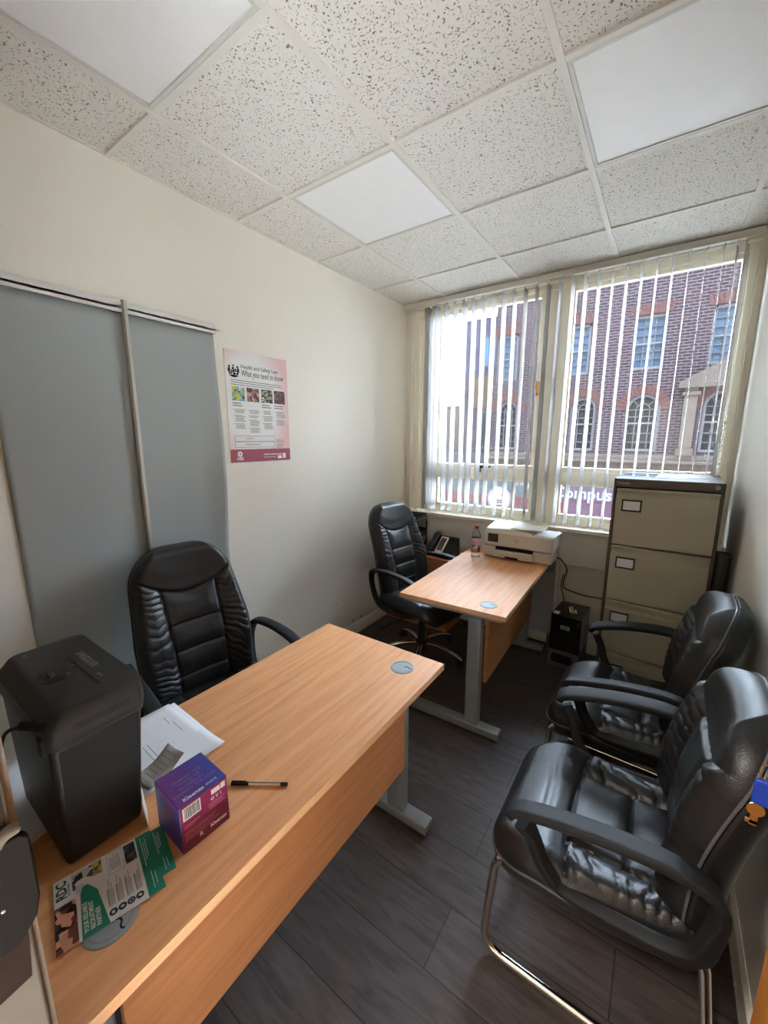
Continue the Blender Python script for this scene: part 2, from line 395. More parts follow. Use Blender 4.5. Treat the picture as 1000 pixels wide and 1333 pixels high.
# ------------------------------------------------------------------ window frames and glass
YF = 2.95
def frame(name, rects, m='cream', bev=.004):
    b = MB()
    for (x0, x1, y0, y1, z0, z1) in rects: b.box(x0, x1, y0, y1, z0, z1)
    return struct(b.build(name, m, bevel=bev))
ZB = ZS
frame('window_1', [(.275, 2.49, YF-.03, YF+.05, ZT, ZT+.04), (.275, .335, YF-.03, YF+.05, ZB, ZT), (.42, .50, YF-.03, YF+.05, ZB, ZT), (2.452, 2.49, YF-.045, YF+.05, ZB, ZT),
                   (1.355, 1.53, YF-.02, YF+.05, ZB, ZT), (.50, 1.355, YF-.02, YF+.05, ZB, ZB+.045), (1.53, 2.452, YF-.02, YF+.05, ZB, ZB+.045),
                   (.50, 1.355, YF-.02, YF+.05, 1.27, 1.345), (1.53, 2.452, YF-.02, YF+.05, 1.27, 1.345)])
def sash(name, x0, x1, z0, z1, parts=True):
    f = .028
    s = MB().box(x0, x1, YF-.012, YF+.03, z0, z0+f).box(x0, x1, YF-.012, YF+.03, z1-f, z1).box(x0, x0+f, YF-.012, YF+.03, z0+f, z1-f).box(x1-f, x1, YF-.012, YF+.03, z0+f, z1-f)
    o = struct(s.build(name, 'cream', bevel=.003))
    MB().box(x0+f-.004, x1-f+.004, YF+.008, YF+.012, z0+f-.004, z1-f+.004).build('glass', 'glass', o, flat=True)
    return o
s1 = sash('window_2', .50, 1.355, 1.345, ZT)
s2 = sash('window_3', 1.53, 2.452, 1.345, ZT)
sash('window_4', .50, 1.355, ZB+.045, 1.27)
sash('window_5', 1.53, 2.452, ZB+.045, 1.27)
sash('window_6', .335, .42, ZB, ZT)
for s_, x in ((s1, 1.342), (s2, 1.543)):
    MB().box(x-.012, x+.012, YF-.02, YF-.012, 1.90, 2.0).box(x-.006, x+.006, YF-.05, YF-.02, 1.90, 1.915).box(x-.006, x+.006, YF-.056, YF-.046, 1.90, 2.0).build('handle', 'brass', s_, bevel=.002)
MB().box(.93, .95, YF-.05, YF-.012, 1.345, 1.36).box(.93, 1.02, YF-.056, YF-.046, 1.35, 1.365).box(.925, .94, YF-.056, YF-.046, 1.31, 1.36).build('stay', 'inkdark', s1)
# crumbling filler along the right reveal
b = MB()
for k in range(26):
    z = 1.0+k*.03+random.random()*.02; r = .004+random.random()*.010
    b.lathe([(.001, -r), (r*.8, -r*.6), (r, 0), (r*.8, r*.6), (.001, r)], 8, Matrix.Translation((2.452, YF-.045+random.random()*.01, z)))
struct(b.build('trim_5', 'white_gloss'))

# ------------------------------------------------------------------ vertical blind
YBL = 2.82
bl = empty('vertical_blind', (1.36, YBL, H-.03)); tag(bl, 'white vertical slatted blind hanging open across the wide window', 'window blind')
inv = Matrix.Translation((-1.36, -YBL, -(H-.03)))
def bb(): return MB()
def put(mb, name, m, parent, **k):
    mb.v = [tuple(inv @ Vector(v)) for v in mb.v]; return mb.build(name, m, parent, **k)
put(MB().box(XL+.01, 2.49, YBL-.02, YBL+.02, H-.042, H-.003), 'head_rail', 'offwhite', bl, bevel=.003)
xs = [.46, .485, .515]
x = .555
while x < 2.34: xs.append(x); x += .0772
xs += [2.385, 2.425]
bot = []
for k, x in enumerate(xs):
    ang = math.radians(87 + random.uniform(-3, 3)); 
    if k < 3: ang = math.radians(87+6*k)
    if k >= len(xs)-2: ang = math.radians(80 if k == len(xs)-2 else 74)
    hw = .0445; zt, zb = H-.062, .985
    sway = random.uniform(-.012, .010); tw = math.radians(random.uniform(-5, 5))
    n = 14; vs = []; fs = []
    for j in range(n+1):
        t = j/n; z = zt+(zb-zt)*t; cx = x+sway*t*t; a = ang+tw*t
        for i in range(5):
            u = (i-2)/2*hw; bow = .0035*(1-(u/hw)**2)
            vs.append((cx+u*math.cos(a)-bow*math.sin(a), YBL+u*math.sin(a)+bow*math.cos(a), z))
    for j in range(n):
        for i in range(4): q = j*5+i; fs.append((q, q+1, q+6, q+5))
    o = put(MB().add(vs, fs), 'slat', 'slat', bl, ang=80)
    sm = o.modifiers.new('s', 'SOLIDIFY'); sm.thickness = .0008
    cx = x+sway; a = ang+tw; bot.append((cx, a))
    mt = Matrix.Translation((cx, YBL, zb)) @ Matrix.Rotation(a, 4, 'Z')
    put(MB().box(-.043, .043, -.002, .002, -.012, .022, mt), 'weight', 'white', o if False else bl)
    # hanger hook
    put(MB().box(-.009, .009, -.0012, .0012, zt-.02-zb, zt+.024-zb, mt).cyl((cx-sway, YBL, zt+.005), (cx-sway, YBL, zt+.03), .004, 8), 'hanger', 'white', bl)
# bead chains linking the weights
for sgn in (-1, 1):
    ch = MB()
    for (x0, a0), (x1, a1) in zip(bot[:-1], bot[1:]):
        p0 = Vector((x0+sgn*.043*math.cos(a0), YBL+sgn*.043*math.sin(a0), .985)); p1 = Vector((x1+sgn*.043*math.cos(a1), YBL+sgn*.043*math.sin(a1), .985))
        dd = (p1-p0).length; sag = min(.03, max(.004, .03-.2*(dd-.07)))
        pts = [p0.lerp(p1, t/8)-Vector((0, 0, 4*sag*(t/8)*(1-t/8))) for t in range(9)]
        ch.tube(pts, .0011, 5)
    put(ch, 'bead_chain', 'white', bl)
put(MB().tube([(.39, YBL-.045, H-.05), (.392, YBL-.046, 1.8), (.395, YBL-.045, .80), (.402, YBL-.045, .77), (.408, YBL-.045, .80), (.405, YBL-.045, 1.8), (.402, YBL-.045, H-.05)], .0018, 6), 'pull_cord', 'white', bl)

# ------------------------------------------------------------------ doorway
struct(MB().box(DX0-.022, DX0, YB-.15, YB-.008, .0, DH).box(DX1, DX1+.022, YB-.15, YB-.008, 0, DH).box(DX0-.022, DX1+.022, YB-.15, YB-.008, DH-.0, DH+.022).build('door_1', 'jamb', bevel=.003))
fr = MB()
poly = [(-.33, .985), (-.205, 1.0), (-.2015, 1.05), (-.2015, 1.25), (-.33, 1.28)]
fr.add([(DX0+.0012, y, z) for y, z in poly]+[(DX0, y, z) for y, z in poly], [(0, 1, 2, 3, 4), (9, 8, 7, 6, 5)]+[(i, (i+1) % 5, 5+(i+1) % 5, 5+i) for i in range(5)])
struct(fr.build('trim_6', 'brown_wood'))
kp = empty('strike_keep', (DX0, -.205, 1.11)); tag(kp, 'dark brown lock keep screwed to the left door jamb, paint chipped around it', 'lock keep')
def yz_prism(mb, poly, x0, x1):
    n = len(poly); return mb.add([(x0, y, z) for y, z in poly]+[(x1, y, z) for y, z in poly], [list(range(n)), list(range(n, 2*n))[::-1]]+[(i, (i+1) % n, n+(i+1) % n, n+i) for i in range(n)])
yz_prism(MB(), [(-.09, -.045), (-.006, -.052), (.012, -.030), (.017, -.008), (.017, .066), (.010, .075), (-.09, .075)], .0013, .0125).build('plate', 'keep', kp, bevel=.002)
for z in (.012, .045): MB().lathe([(.0001, .0012), (.0016, .001), (.002, 0)], 12, Matrix.Translation((.0125, -.012, z-.01)) @ Matrix.Rotation(PI/2, 4, 'Y')).build('screw', 'steel', kp)
yz_prism(MB(), [(-.012, .068), (-.005, .068), (.001, .076), (.012, .077), (.013, .084), (.002, .086), (-.009, .080)], .001, .0135).build('paint_blob', 'jamb', kp, bevel=.003)

dr = struct(MB().box(2.405, 2.449, YB+.002, .55, .012, 2.04).build('door_2', 'doorwood', bevel=.002))
ky = empty('key_ring', (2.405, .50, 1.10)); tag(ky, 'brass key ring with a blue plastic tag hanging in the wooden door', 'keys')
MB().cyl((0, 0, 0), (-.008, 0, 0), .012).cyl((-.008, 0, 0), (-.028, 0, 0), .003, 8).build('lock_barrel', 'brass', ky)
MB().lathe([(.009, -.001), (.011, -.001), (.011, .001), (.009, .001)], 20, Matrix.Translation((-.040, 0, 0)) @ Matrix.Rotation(PI/2, 4, 'X'), cap=False).build('key_bow', 'brass', ky)
MB().tube([(-.046+.014*math.cos(a*PI/10), .002*math.sin(a), -.016+.016*math.sin(a*PI/10)) for a in range(20)], .0011, 6, True, up=(0, 1, 0)).build('ring', 'brass', ky)
MB().box(-.064, -.038, -.004, .003, -.072, -.028).build('tag', 'bluetag', ky, bevel=.003)
MB().lathe([(.0, -.001), (.011, -.001), (.011, .001), (0, .001)], 18, Matrix.Translation((-.058, -.006, -.078)) @ Matrix.Rotation(PI/2, 4, 'X')).box(-.063, -.054, -.0075, -.005, -.105, -.085).box(-.068, -.054, -.0075, -.005, -.103, -.097).build('key', 'brass', ky)

# ------------------------------------------------------------------ sliding grey panel doors on the left wall
def gradpanel(): return mat('grey_laminate_sheet', srgb(164, 171, 169), .27, spec=.5, bump=.05, bscale=6)
M['greysheet'] = gradpanel()
sd = empty('sliding_panel_door', (XL, .58, 0)); tag(sd, 'two tall blue-grey panels with silver top rail and centre bar on the left wall', 'wall panel')
def sheet(y0, y1, z0, z1, bow=.006, bulge=0.):
    vs = []; fs = []; ny = 24; nz = 30
    for j in range(nz+1):
        z = z0+(z1-z0)*j/nz
        for i in range(ny+1):
            t = i/ny; y = y0+(y1-y0)*t
            w_ = math.exp(-((z-1.45)/.42)**2)
            vs.append((.006+bow*math.sin(PI*t)*.6+bulge*w_*max(0, (t-.72)/.28)**1.5, y-.58 - (.022*w_ if False else 0), z))
    for j in range(nz):
        for i in range(ny): q = j*(ny+1)+i; fs.append((q, q+1, q+ny+2, q+ny+1))
    return MB().add(vs, fs)
for a in (sheet(.14, .592, .02, 2.118), sheet(.592, 1.005, .02, 2.118, .004, .035)):
    o = a.build('panel', 'greysheet', sd, ang=80); s_ = o.modifiers.new('s', 'SOLIDIFY'); s_.thickness = .005; s_.offset = -1
MB().box(0.0, .022, .14-.58, 1.015-.58, 2.118, 2.128).box(0, .005, .14-.58, 1.015-.58, 2.128, 2.150).box(.017, .022, .14-.58, 1.015-.58, 2.105, 2.150).build('top_rail', 'white', sd, bevel=.001)
MB().box(.010, .028, .582-.58, .602-.58, .02, 2.155).box(.010, .034, .585-.58, .589-.58, .02, 2.155).build('centre_bar', mat('brushed_champagne_metal', (.62, .60, .54), .35, metal=.8), sd, bevel=.001)

# ------------------------------------------------------------------ poster
PW, PH = .425, .598
po = empty('safety_poster', (XL+.001, 1.062, 1.452)); tag(po, 'pink and white health and safety law poster on the left wall', 'poster')
def PM(x, y, z=0.): return basis((.004+z, x, y), (0, 1, 0), (0, 0, 1))
pinkm = None
def pinkmat():
    m = mat('poster_paper', (1, 1, 1), .35); nt = m.node_tree; p = nt.nodes['Principled BSDF']
    tc = nt.nodes.new('ShaderNodeTexCoord')
    vm = nt.nodes.new('ShaderNodeVectorMath'); vm.operation = 'SUBTRACT'; vm.inputs[1].default_value = (0, .16, .33)
    nt.links.new(tc.outputs['Object'], vm.inputs[0])
    v2 = nt.nodes.new('ShaderNodeVectorMath'); v2.operation = 'MULTIPLY'; v2.inputs[1].default_value = (0, 1.0, .72)
    nt.links.new(vm.outputs[0], v2.inputs[0])
    ln = nt.nodes.new('ShaderNodeVectorMath'); ln.operation = 'LENGTH'; nt.links.new(v2.outputs[0], ln.inputs[0])
    nt.links.new(ramp(nt, ln.outputs['Value'], [(.17, srgb(232, 234, 232)), (.27, srgb(228, 190, 188))]), p.inputs['Base Color'])
    return m
MB().box(0, .004, 0, PW, 0, PH).build('sheet', pinkmat(), po)
MB().box(.004, .0045, 0, PW, 0, .072).build('footer_band', mat('poster_band', srgb(166, 84, 98), .35), po)
text('heading', 'Health and Safety Law', PM(.098, PH-.088, .0004), .030, 'inkdark', po, sx=.95)
text('title', 'What you need to know', PM(.098, PH-.128, .0004), .0475, 'inkdark', po, shear=.18, sx=.62)
cr = MB()   # royal arms emblem: crown, shield and two supporters
def disc(mb, x, y, rx, ry, z=.0043, n=14, th=.0004):
    return mb.add([(z+th, x+rx*math.cos(2*PI*i/n), y+ry*math.sin(2*PI*i/n)) for i in range(n)]+[(z, x+rx*math.cos(2*PI*i/n), y+ry*math.sin(2*PI*i/n)) for i in range(n)], [list(range(n)), list(range(n, 2*n))[::-1]]+[(i, (i+1) % n, n+(i+1) % n, n+i) for i in range(n)])
cx, cy = .052, PH-.108
for a in range(12):
    if a % 3 != 2: disc(cr, cx+.013*math.cos(a*PI/6), cy+.015*math.sin(a*PI/6), .0045, .006)
disc(cr, cx, cy, .007, .009); disc(cr, cx, cy+.027, .006, .004); disc(cr, cx, cy+.034, .002, .002)
for sx_ in (-1, 1):
    disc(cr, cx+sx_*.026, cy+.003, .006, .015); disc(cr, cx+sx_*.025, cy+.022, .006, .006); disc(cr, cx+sx_*.021, cy-.014, .010, .0045); disc(cr, cx+sx_*.033, cy+.004, .0025, .012)
disc(cr, cx, cy-.024, .030, .0045); disc(cr, cx, cy-.030, .018, .003)
cr.build('coat_of_arms', 'inkdark', po)
tl = MB()
def bar(mb, x0, x1, y, h=.0024): return mb.box(.0043, .0046, x0, x1, y, y+h)
for k, (w_) in enumerate((.345, .352, .29)): bar(tl, .030, .030+w_, PH-.156-k*.0115, .0032)
tints = [photomat('photo_workers', [(0, srgb(196, 206, 60)), (.3, srgb(120, 170, 200)), (.55, srgb(214, 214, 90)), (.75, srgb(60, 80, 120)), (.88, srgb(220, 220, 215))], 70, 1),
         photomat('photo_people', [(0, srgb(110, 70, 74)), (.35, srgb(208, 160, 146)), (.6, srgb(84, 54, 62)), (.8, srgb(150, 120, 120))], 55, 2),
         photomat('photo_helmet', [(0, srgb(80, 84, 66)), (.35, srgb(150, 156, 120)), (.6, srgb(66, 62, 58)), (.82, srgb(226, 226, 222))], 70, 3),
         photomat('photo_machine', [(0, srgb(98, 72, 70)), (.4, srgb(70, 54, 54)), (.65, srgb(150, 106, 94)), (.85, srgb(112, 90, 88))], 70, 4)]
cols = [.033, .128, .225, .318]
for k, x in enumerate(cols):
    MB().box(.004, .0046, x, x+.082, PH-.262, PH-.187).build('photo_print', tints[k], po)
rnd = random.Random(3)
for k, x in enumerate(cols):
    y = PH-.278
    if k != 1:
        for j in range(2): bar(tl, x, x+.05+rnd.random()*.02, y, .0045); y -= .0125
    else: y -= .025
    y -= .008
    lim = [.178, .168, .212, .208][k]
    while y > lim:
        for j in range(rnd.choice((2, 3, 3, 4, 5))):
            bar(tl, x+.012, x+.060+rnd.random()*.020, y, .0028)
            if j == 0: bar(tl, x+.002, x+.006, y-.001, .0042)
            y -= .0078
        y -= .007
for k in range(3): bar(tl, .318, .36+rnd.random()*.03, .125-k*.0085); 
for k in range(3): bar(tl, .318, .36+rnd.random()*.03, .095-k*.0085)
tl.build('small_print', 'ink', po)
bxm = MB()
for y in (.082, .116):
    bxm.box(.0043, .005, .033, .305, y, y+.0014).box(.0043, .005, .033, .305, y+.030, y+.0314).box(.0043, .005, .033, .0344, y, y+.031).box(.0043, .005, .3036, .305, y, y+.031)
bxm.build('answer_boxes', 'inkdark', po)
MB().box(.0041, .0044, .0344, .3036, .083, .112).box(.0041, .0044, .0344, .3036, .1174, .146).build('answer_box_fill', mat('poster_white', srgb(228, 226, 226), .5), po)
hw = MB()
def scribble(x, y, n, s, seed):
    r = random.Random(seed); pts = []
    for i in range(n): pts.append((.0048, x+i*s*.55, y+(s*.5 if i % 2 else -s*.4)*r.uniform(.5, 1.2)))
    hw.tube(smooth_path(pts, 4), .0007, 5, up=(1, 0, 0))
scribble(.105, .131, 9, .012, 5); scribble(.095, .097, 20, .010, 9)
hw.build('handwriting', 'inkdark', po)
M['pwhite'] = mat('poster_ink_white', srgb(238, 232, 234), .5)
text('emblem_text', 'HSE', PM(.040, .012, .0008), .024, 'pwhite', po, bold=.0006)
em = MB()
for a in range(8): disc(em, .060+.0125*math.cos(a*PI/4), .046+.0125*math.sin(a*PI/4), .0042, .0042, .0045)
n = 20
for i in range(n):
    a0, a1 = 2*PI*i/n, 2*PI*(i+1)/n
    em.add([(.0049, .060+.012*math.cos(a0), .046+.012*math.sin(a0)), (.0049, .060+.012*math.cos(a1), .046+.012*math.sin(a1)), (.0049, .060+.0055*math.cos(a1), .046+.0055*math.sin(a1)), (.0049, .060+.0055*math.cos(a0), .046+.0055*math.sin(a0))], [(0, 1, 2, 3)])
em.build('emblem', 'pwhite', po)
text('footer_text', 'Health and Safety Executive', PM(.222, .036, .0008), .0125, 'pwhite', po, bold=.0003)
f2 = MB(); f2.box(.0045, .0049, .222, .310, .022, .0245).box(.0045, .0049, .325, .358, .012, .030).box(.0045, .0049, .366, .388, .014, .044); f2.build('footer_logos', 'pwhite', po)

exec_end_part1 = True

# ------------------------------------------------------------------ leather cushions
def sstep(a, b, x):
    t = max(0., min(1., (x-a)/(b-a))); return t*t*(3-2*t)
def groove(d, w=.006, a=.007): return -a*math.exp(-(d/w)**2)
def gathers(x, v, dist, amp, freq, seed, fade=.09):
    """puckered leather: folds running away from a seam; dist = distance from that seam"""
    q = noise.noise(Vector((x*7, v*5, seed)))*1.9+noise.noise(Vector((x*22, v*16, seed+5)))*.5
    f = math.sin(v*freq+q*3.1)
    f = .45-1.5*(1-abs(f))**2.2
    return amp*f*(.30+.70*math.exp(-abs(dist)/fade))*(.65+.6*noise.noise(Vector((x*4, v*11, seed+9))))
def cushion(wf, v0, v1, T, Tb, R, det, mp, nu=90, nv=130, Rb=None):
    vs = []; fs = []; Rb = Rb or R
    def row(j): return v0+(v1-v0)*(.5-.5*math.cos(PI*j/nv))
    W = nu+1
    for side in (0, 1):
        for j in range(nv+1):
            v = row(j); w_ = wf(v)
            for i in range(W):
                s = -math.cos(PI*i/nu); x = s*w_
                d = max(0., min((1-abs(s))*max(w_, .0001), v-v0 if side == 0 or True else 1, v1-v))
                RR = R if side == 0 else Rb
                h = math.sqrt(max(0, 1-(1-min(d/RR, 1))**2))
                if side == 0: hh = T*h+det(x, v)*sstep(.004, .035, d)
                else: hh = -Tb*h
                vs.append(mp(x, v, hh))
    N = (nv+1)*W
    for j in range(nv):
        for i in range(nu):
            a = j*W+i
            fs.append((a, a+1, a+W+1, a+W)); b = N+a; fs.append((b, b+W, b+W+1, b+1))
    mb = MB().add(vs, fs); return mb
def weld(o):
    bm = bmesh.new(); bm.from_mesh(o.data); bmesh.ops.remove_doubles(bm, verts=bm.verts, dist=1e-5)
    bmesh.ops.recalc_face_normals(bm, faces=bm.faces); bm.to_mesh(o.data); bm.free()
    for p in o.data.polygons: p.use_smooth = True
    return o
def outline(wf, v0, v1, mp, n=60, h=0., inset=0.):
    L = []; 
    for j in range(n+1):
        v = v0+(v1-v0)*(.5-.5*math.cos(PI*j/n)); L.append(mp(wf(v)+.0005, v, h))
    Rr = [mp(-wf(v0+(v1-v0)*(.5-.5*math.cos(PI*j/n)))-.0005, v0+(v1-v0)*(.5-.5*math.cos(PI*j/n)), h) for j in range(n, -1, -1)]
    return L+Rr

def rounded_w(base, v0, v1, r0, r1):
    """half width with rounded ends (corner radii r0 at v0, r1 at v1)"""
    def f(v):
        w_ = base(v)
        if v < v0+r0: w_ -= r0-math.sqrt(max(0, r0*r0-(v0+r0-v)**2))
        if v > v1-r1: w_ -= r1-math.sqrt(max(0, r1*r1-(v-(v1-r1))**2))
        return max(w_, .004)
    return f

# ---- executive swivel chair (front = +X)
def exec_chair(label):
    t = empty('office_chair'); tag(t, label, 'office chair')
    bw0 = lambda v: .245-.040*max(0, (v-.28)/.36)-.015*max(0, (.2-v)/.2)
    wf = rounded_w(bw0, 0, .655, .05, .145)
    bx = lambda v: -.185-.175*(v/.65)+.022*math.sin(PI*min(1, v/.5))
    def mp(x, v, h): return (bx(v)+h*.97+.035*(x/.25)**2, x, .475+v*.965+h*.26)
    def det(x, v):
        seam = .445+.10*(x/.22)**2        # lower edge of the head pad, dipping in the middle
        c = .105+.012*(v/.45)
        d = groove(v-seam, .006, .011)
        if v > seam: return d+.012*sstep(0, .09, v-seam)+.0015*noise.noise(Vector((x*9, v*9, 3)))
        ax = abs(x)
        d += groove(ax-c, .0055, .009)
        if ax < c:
            for vs_ in (.09, .20, .315): d += groove(v-vs_-.02*(1-(x/c)**2)*0, .005, .006)
            k = min(abs(v-q) for q in (-.02, .09, .20, .315, seam))
            d += .007*sstep(0, .05, k)*sstep(0, .05, c-ax)
            d += .0016*noise.noise(Vector((x*14, v*20, 8)))
        else:
            d += .010*sstep(0, .05, ax-c)
            d += gathers(ax, v+x*.35, ax-c, .0080, 95, 2.+(x > 0)*7, .12)
        return d
    b = weld(cushion(wf, 0, .655, .052, .0, .05, det, mp, 110, 190).build('backrest', 'leather', t))
    def mpb(x, v, h): return mp(x, v, h)
    weld(cushion(lambda v: wf(v)+.004, -.002, .658, .002, .05, .03, lambda x, v: 0, lambda x, v, h: mp(x, v, h-.002), 40, 70).build('back_shell', 'plastic', t))
    MB().tube(outline(wf, 0, .655, mp), .0035, 8, True).build('piping', 'black', t)
    # seat
    sw = rounded_w(lambda v: .250+.010*math.sin(PI*v/.5), 0, .50, .06, .12)
    def ms(x, v, h): 
        drop = .055*sstep(.36, .52, v)**1.5
        return (-.225+v, x, .445+h-drop+.012*(x/.25)**2)
    def dets(x, v):
        ax = abs(x); d = 0
        d += groove(v-.36-.02*(x/.2)**2, .006, .009)
        if v < .36:
            d += groove(ax-.12, .005, .008)
            if ax < .12: d += groove(v-.18, .005, .006)+.004
            else: d += gathers(ax, v, ax-.12, .0042, 100, 4.+(x > 0)*7)+.006
        else: d += .008*sstep(.36, .40, v)
        return d
    weld(cushion(sw, 0, .50, .058, .045, .055, dets, ms, 80, 100).build('seat', 'leather', t))
    # armrests : one moulded loop each side
    for s in (-1, 1):
        pth = [(.205, s*.292, .645), (.17, s*.296, .668), (.08, s*.300, .692), (-.06, s*.300, .700), (-.19, s*.292, .688), (-.228, s*.284, .655), (-.240, s*.276, .60), (-.228, s*.268, .52), (-.20, s*.262, .455), (-.15, s*.255, .415), (-.04, s*.235, .396), (.06, s*.19, .392), (.10, s*.14, .392)]
        P = smooth_path(pth, 6); n = len(P)
        scl = []
        for i in range(n):
            u = i/(n-1); k = 1.25 if u < .38 else 1.25-.35*sstep(.38, .5, u)
            if u < .04: k *= .55+.45*math.sqrt(u/.04)
            scl.append((k, 1.0))
        pr = [(.021*math.copysign(abs(math.cos(a))**.6, math.cos(a)), .0125*math.copysign(abs(math.sin(a))**.7, math.sin(a))) for a in [2*PI*i/16 for i in range(16)]]
        MB().sweep(P, pr, scales=scl).build('armrest', 'plastic_grey', t, ang=60)
    MB().box(-.12, .12, -.10, .10, .355, .392).box(-.06, .06, -.05, .05, .33, .36).build('tilt_mechanism', 'black', t, bevel=.006)
    MB().tube([(0, -.10, .36), (-.02, -.20, .352), (-.05, -.30, .335)], .005, 8).tube([(-.045, -.285, .337), (-.07, -.36, .315)], .009, 8).build('lever', 'plastic', t)
    MB().lathe([(.025, .34), (.025, .20), (.032, .20), (.032, .13), (.038, .13), (.040, .06), (.03, .05)], 28).build('gas_column', 'plastic', t)
    bs = empty('star_base'); bs.parent = t
    MB().lathe([(.036, .05), (.046, .055), (.048, .125), (.036, .135)], 28).build('hub', 'black', bs)
    for k in range(5):
        a = math.radians(t.get('ba', 3)+72*k)
        ca, sa = math.cos(a), math.sin(a)
        P = smooth_path([(.03, 0, .112), (.10, 0, .118), (.20, 0, .104), (.27, 0, .082), (.312, 0, .062)], 5)
        P = [(p.x*ca, p.x*sa, p.z) for p in P]
        pr = [(.016*math.cos(q), .012*math.sin(q)) for q in [2*PI*i/14 for i in range(14)]]
        MB().sweep(P, pr, scales=[(1.15-.4*i/(len(P)-1),)*2 for i in range(len(P))]).build('leg', 'chrome', bs)
        mt = Matrix.Translation((.305*ca, .305*sa, 0)) @ Matrix.Rotation(a+.7+k*1.3, 4, 'Z')
        c = MB()
        for y in (-.017, .017): c.lathe([(.006, -.009), (.022, -.009), (.026, -.005), (.026, .005), (.022, .009), (.006, .009)], 20, mt @ Matrix.Translation((-.012, y, .0262)) @ Matrix.Rotation(PI/2, 4, 'X'))
        c.lathe([(.0075, .03), (.0075, .066)], 12, mt).box(-.03, .008, -.0065, .0065, .022, .050, mt)
        c.build('caster', 'black', bs)
    return t
c1 = exec_chair('black leather high-back swivel chair behind the near desk, in front of the grey wall panels')
c2 = copy_tree(c1); c2['label'] = 'black leather high-back swivel chair with chrome star base at the far desk by the window'
for c_ in (c1, c2): c_['group'] = 'high-back leather swivel chairs'
c1.location = (.735, .595, 0); c1.rotation_euler = (0, 0, -.13)
c2.location = (.85, 2.12, 0); c2.rotation_euler = (0, 0, -.17)
for ch_ in c2.children:
    if ch_.name.startswith('star_base'): ch_.rotation_euler = (0, 0, .17)

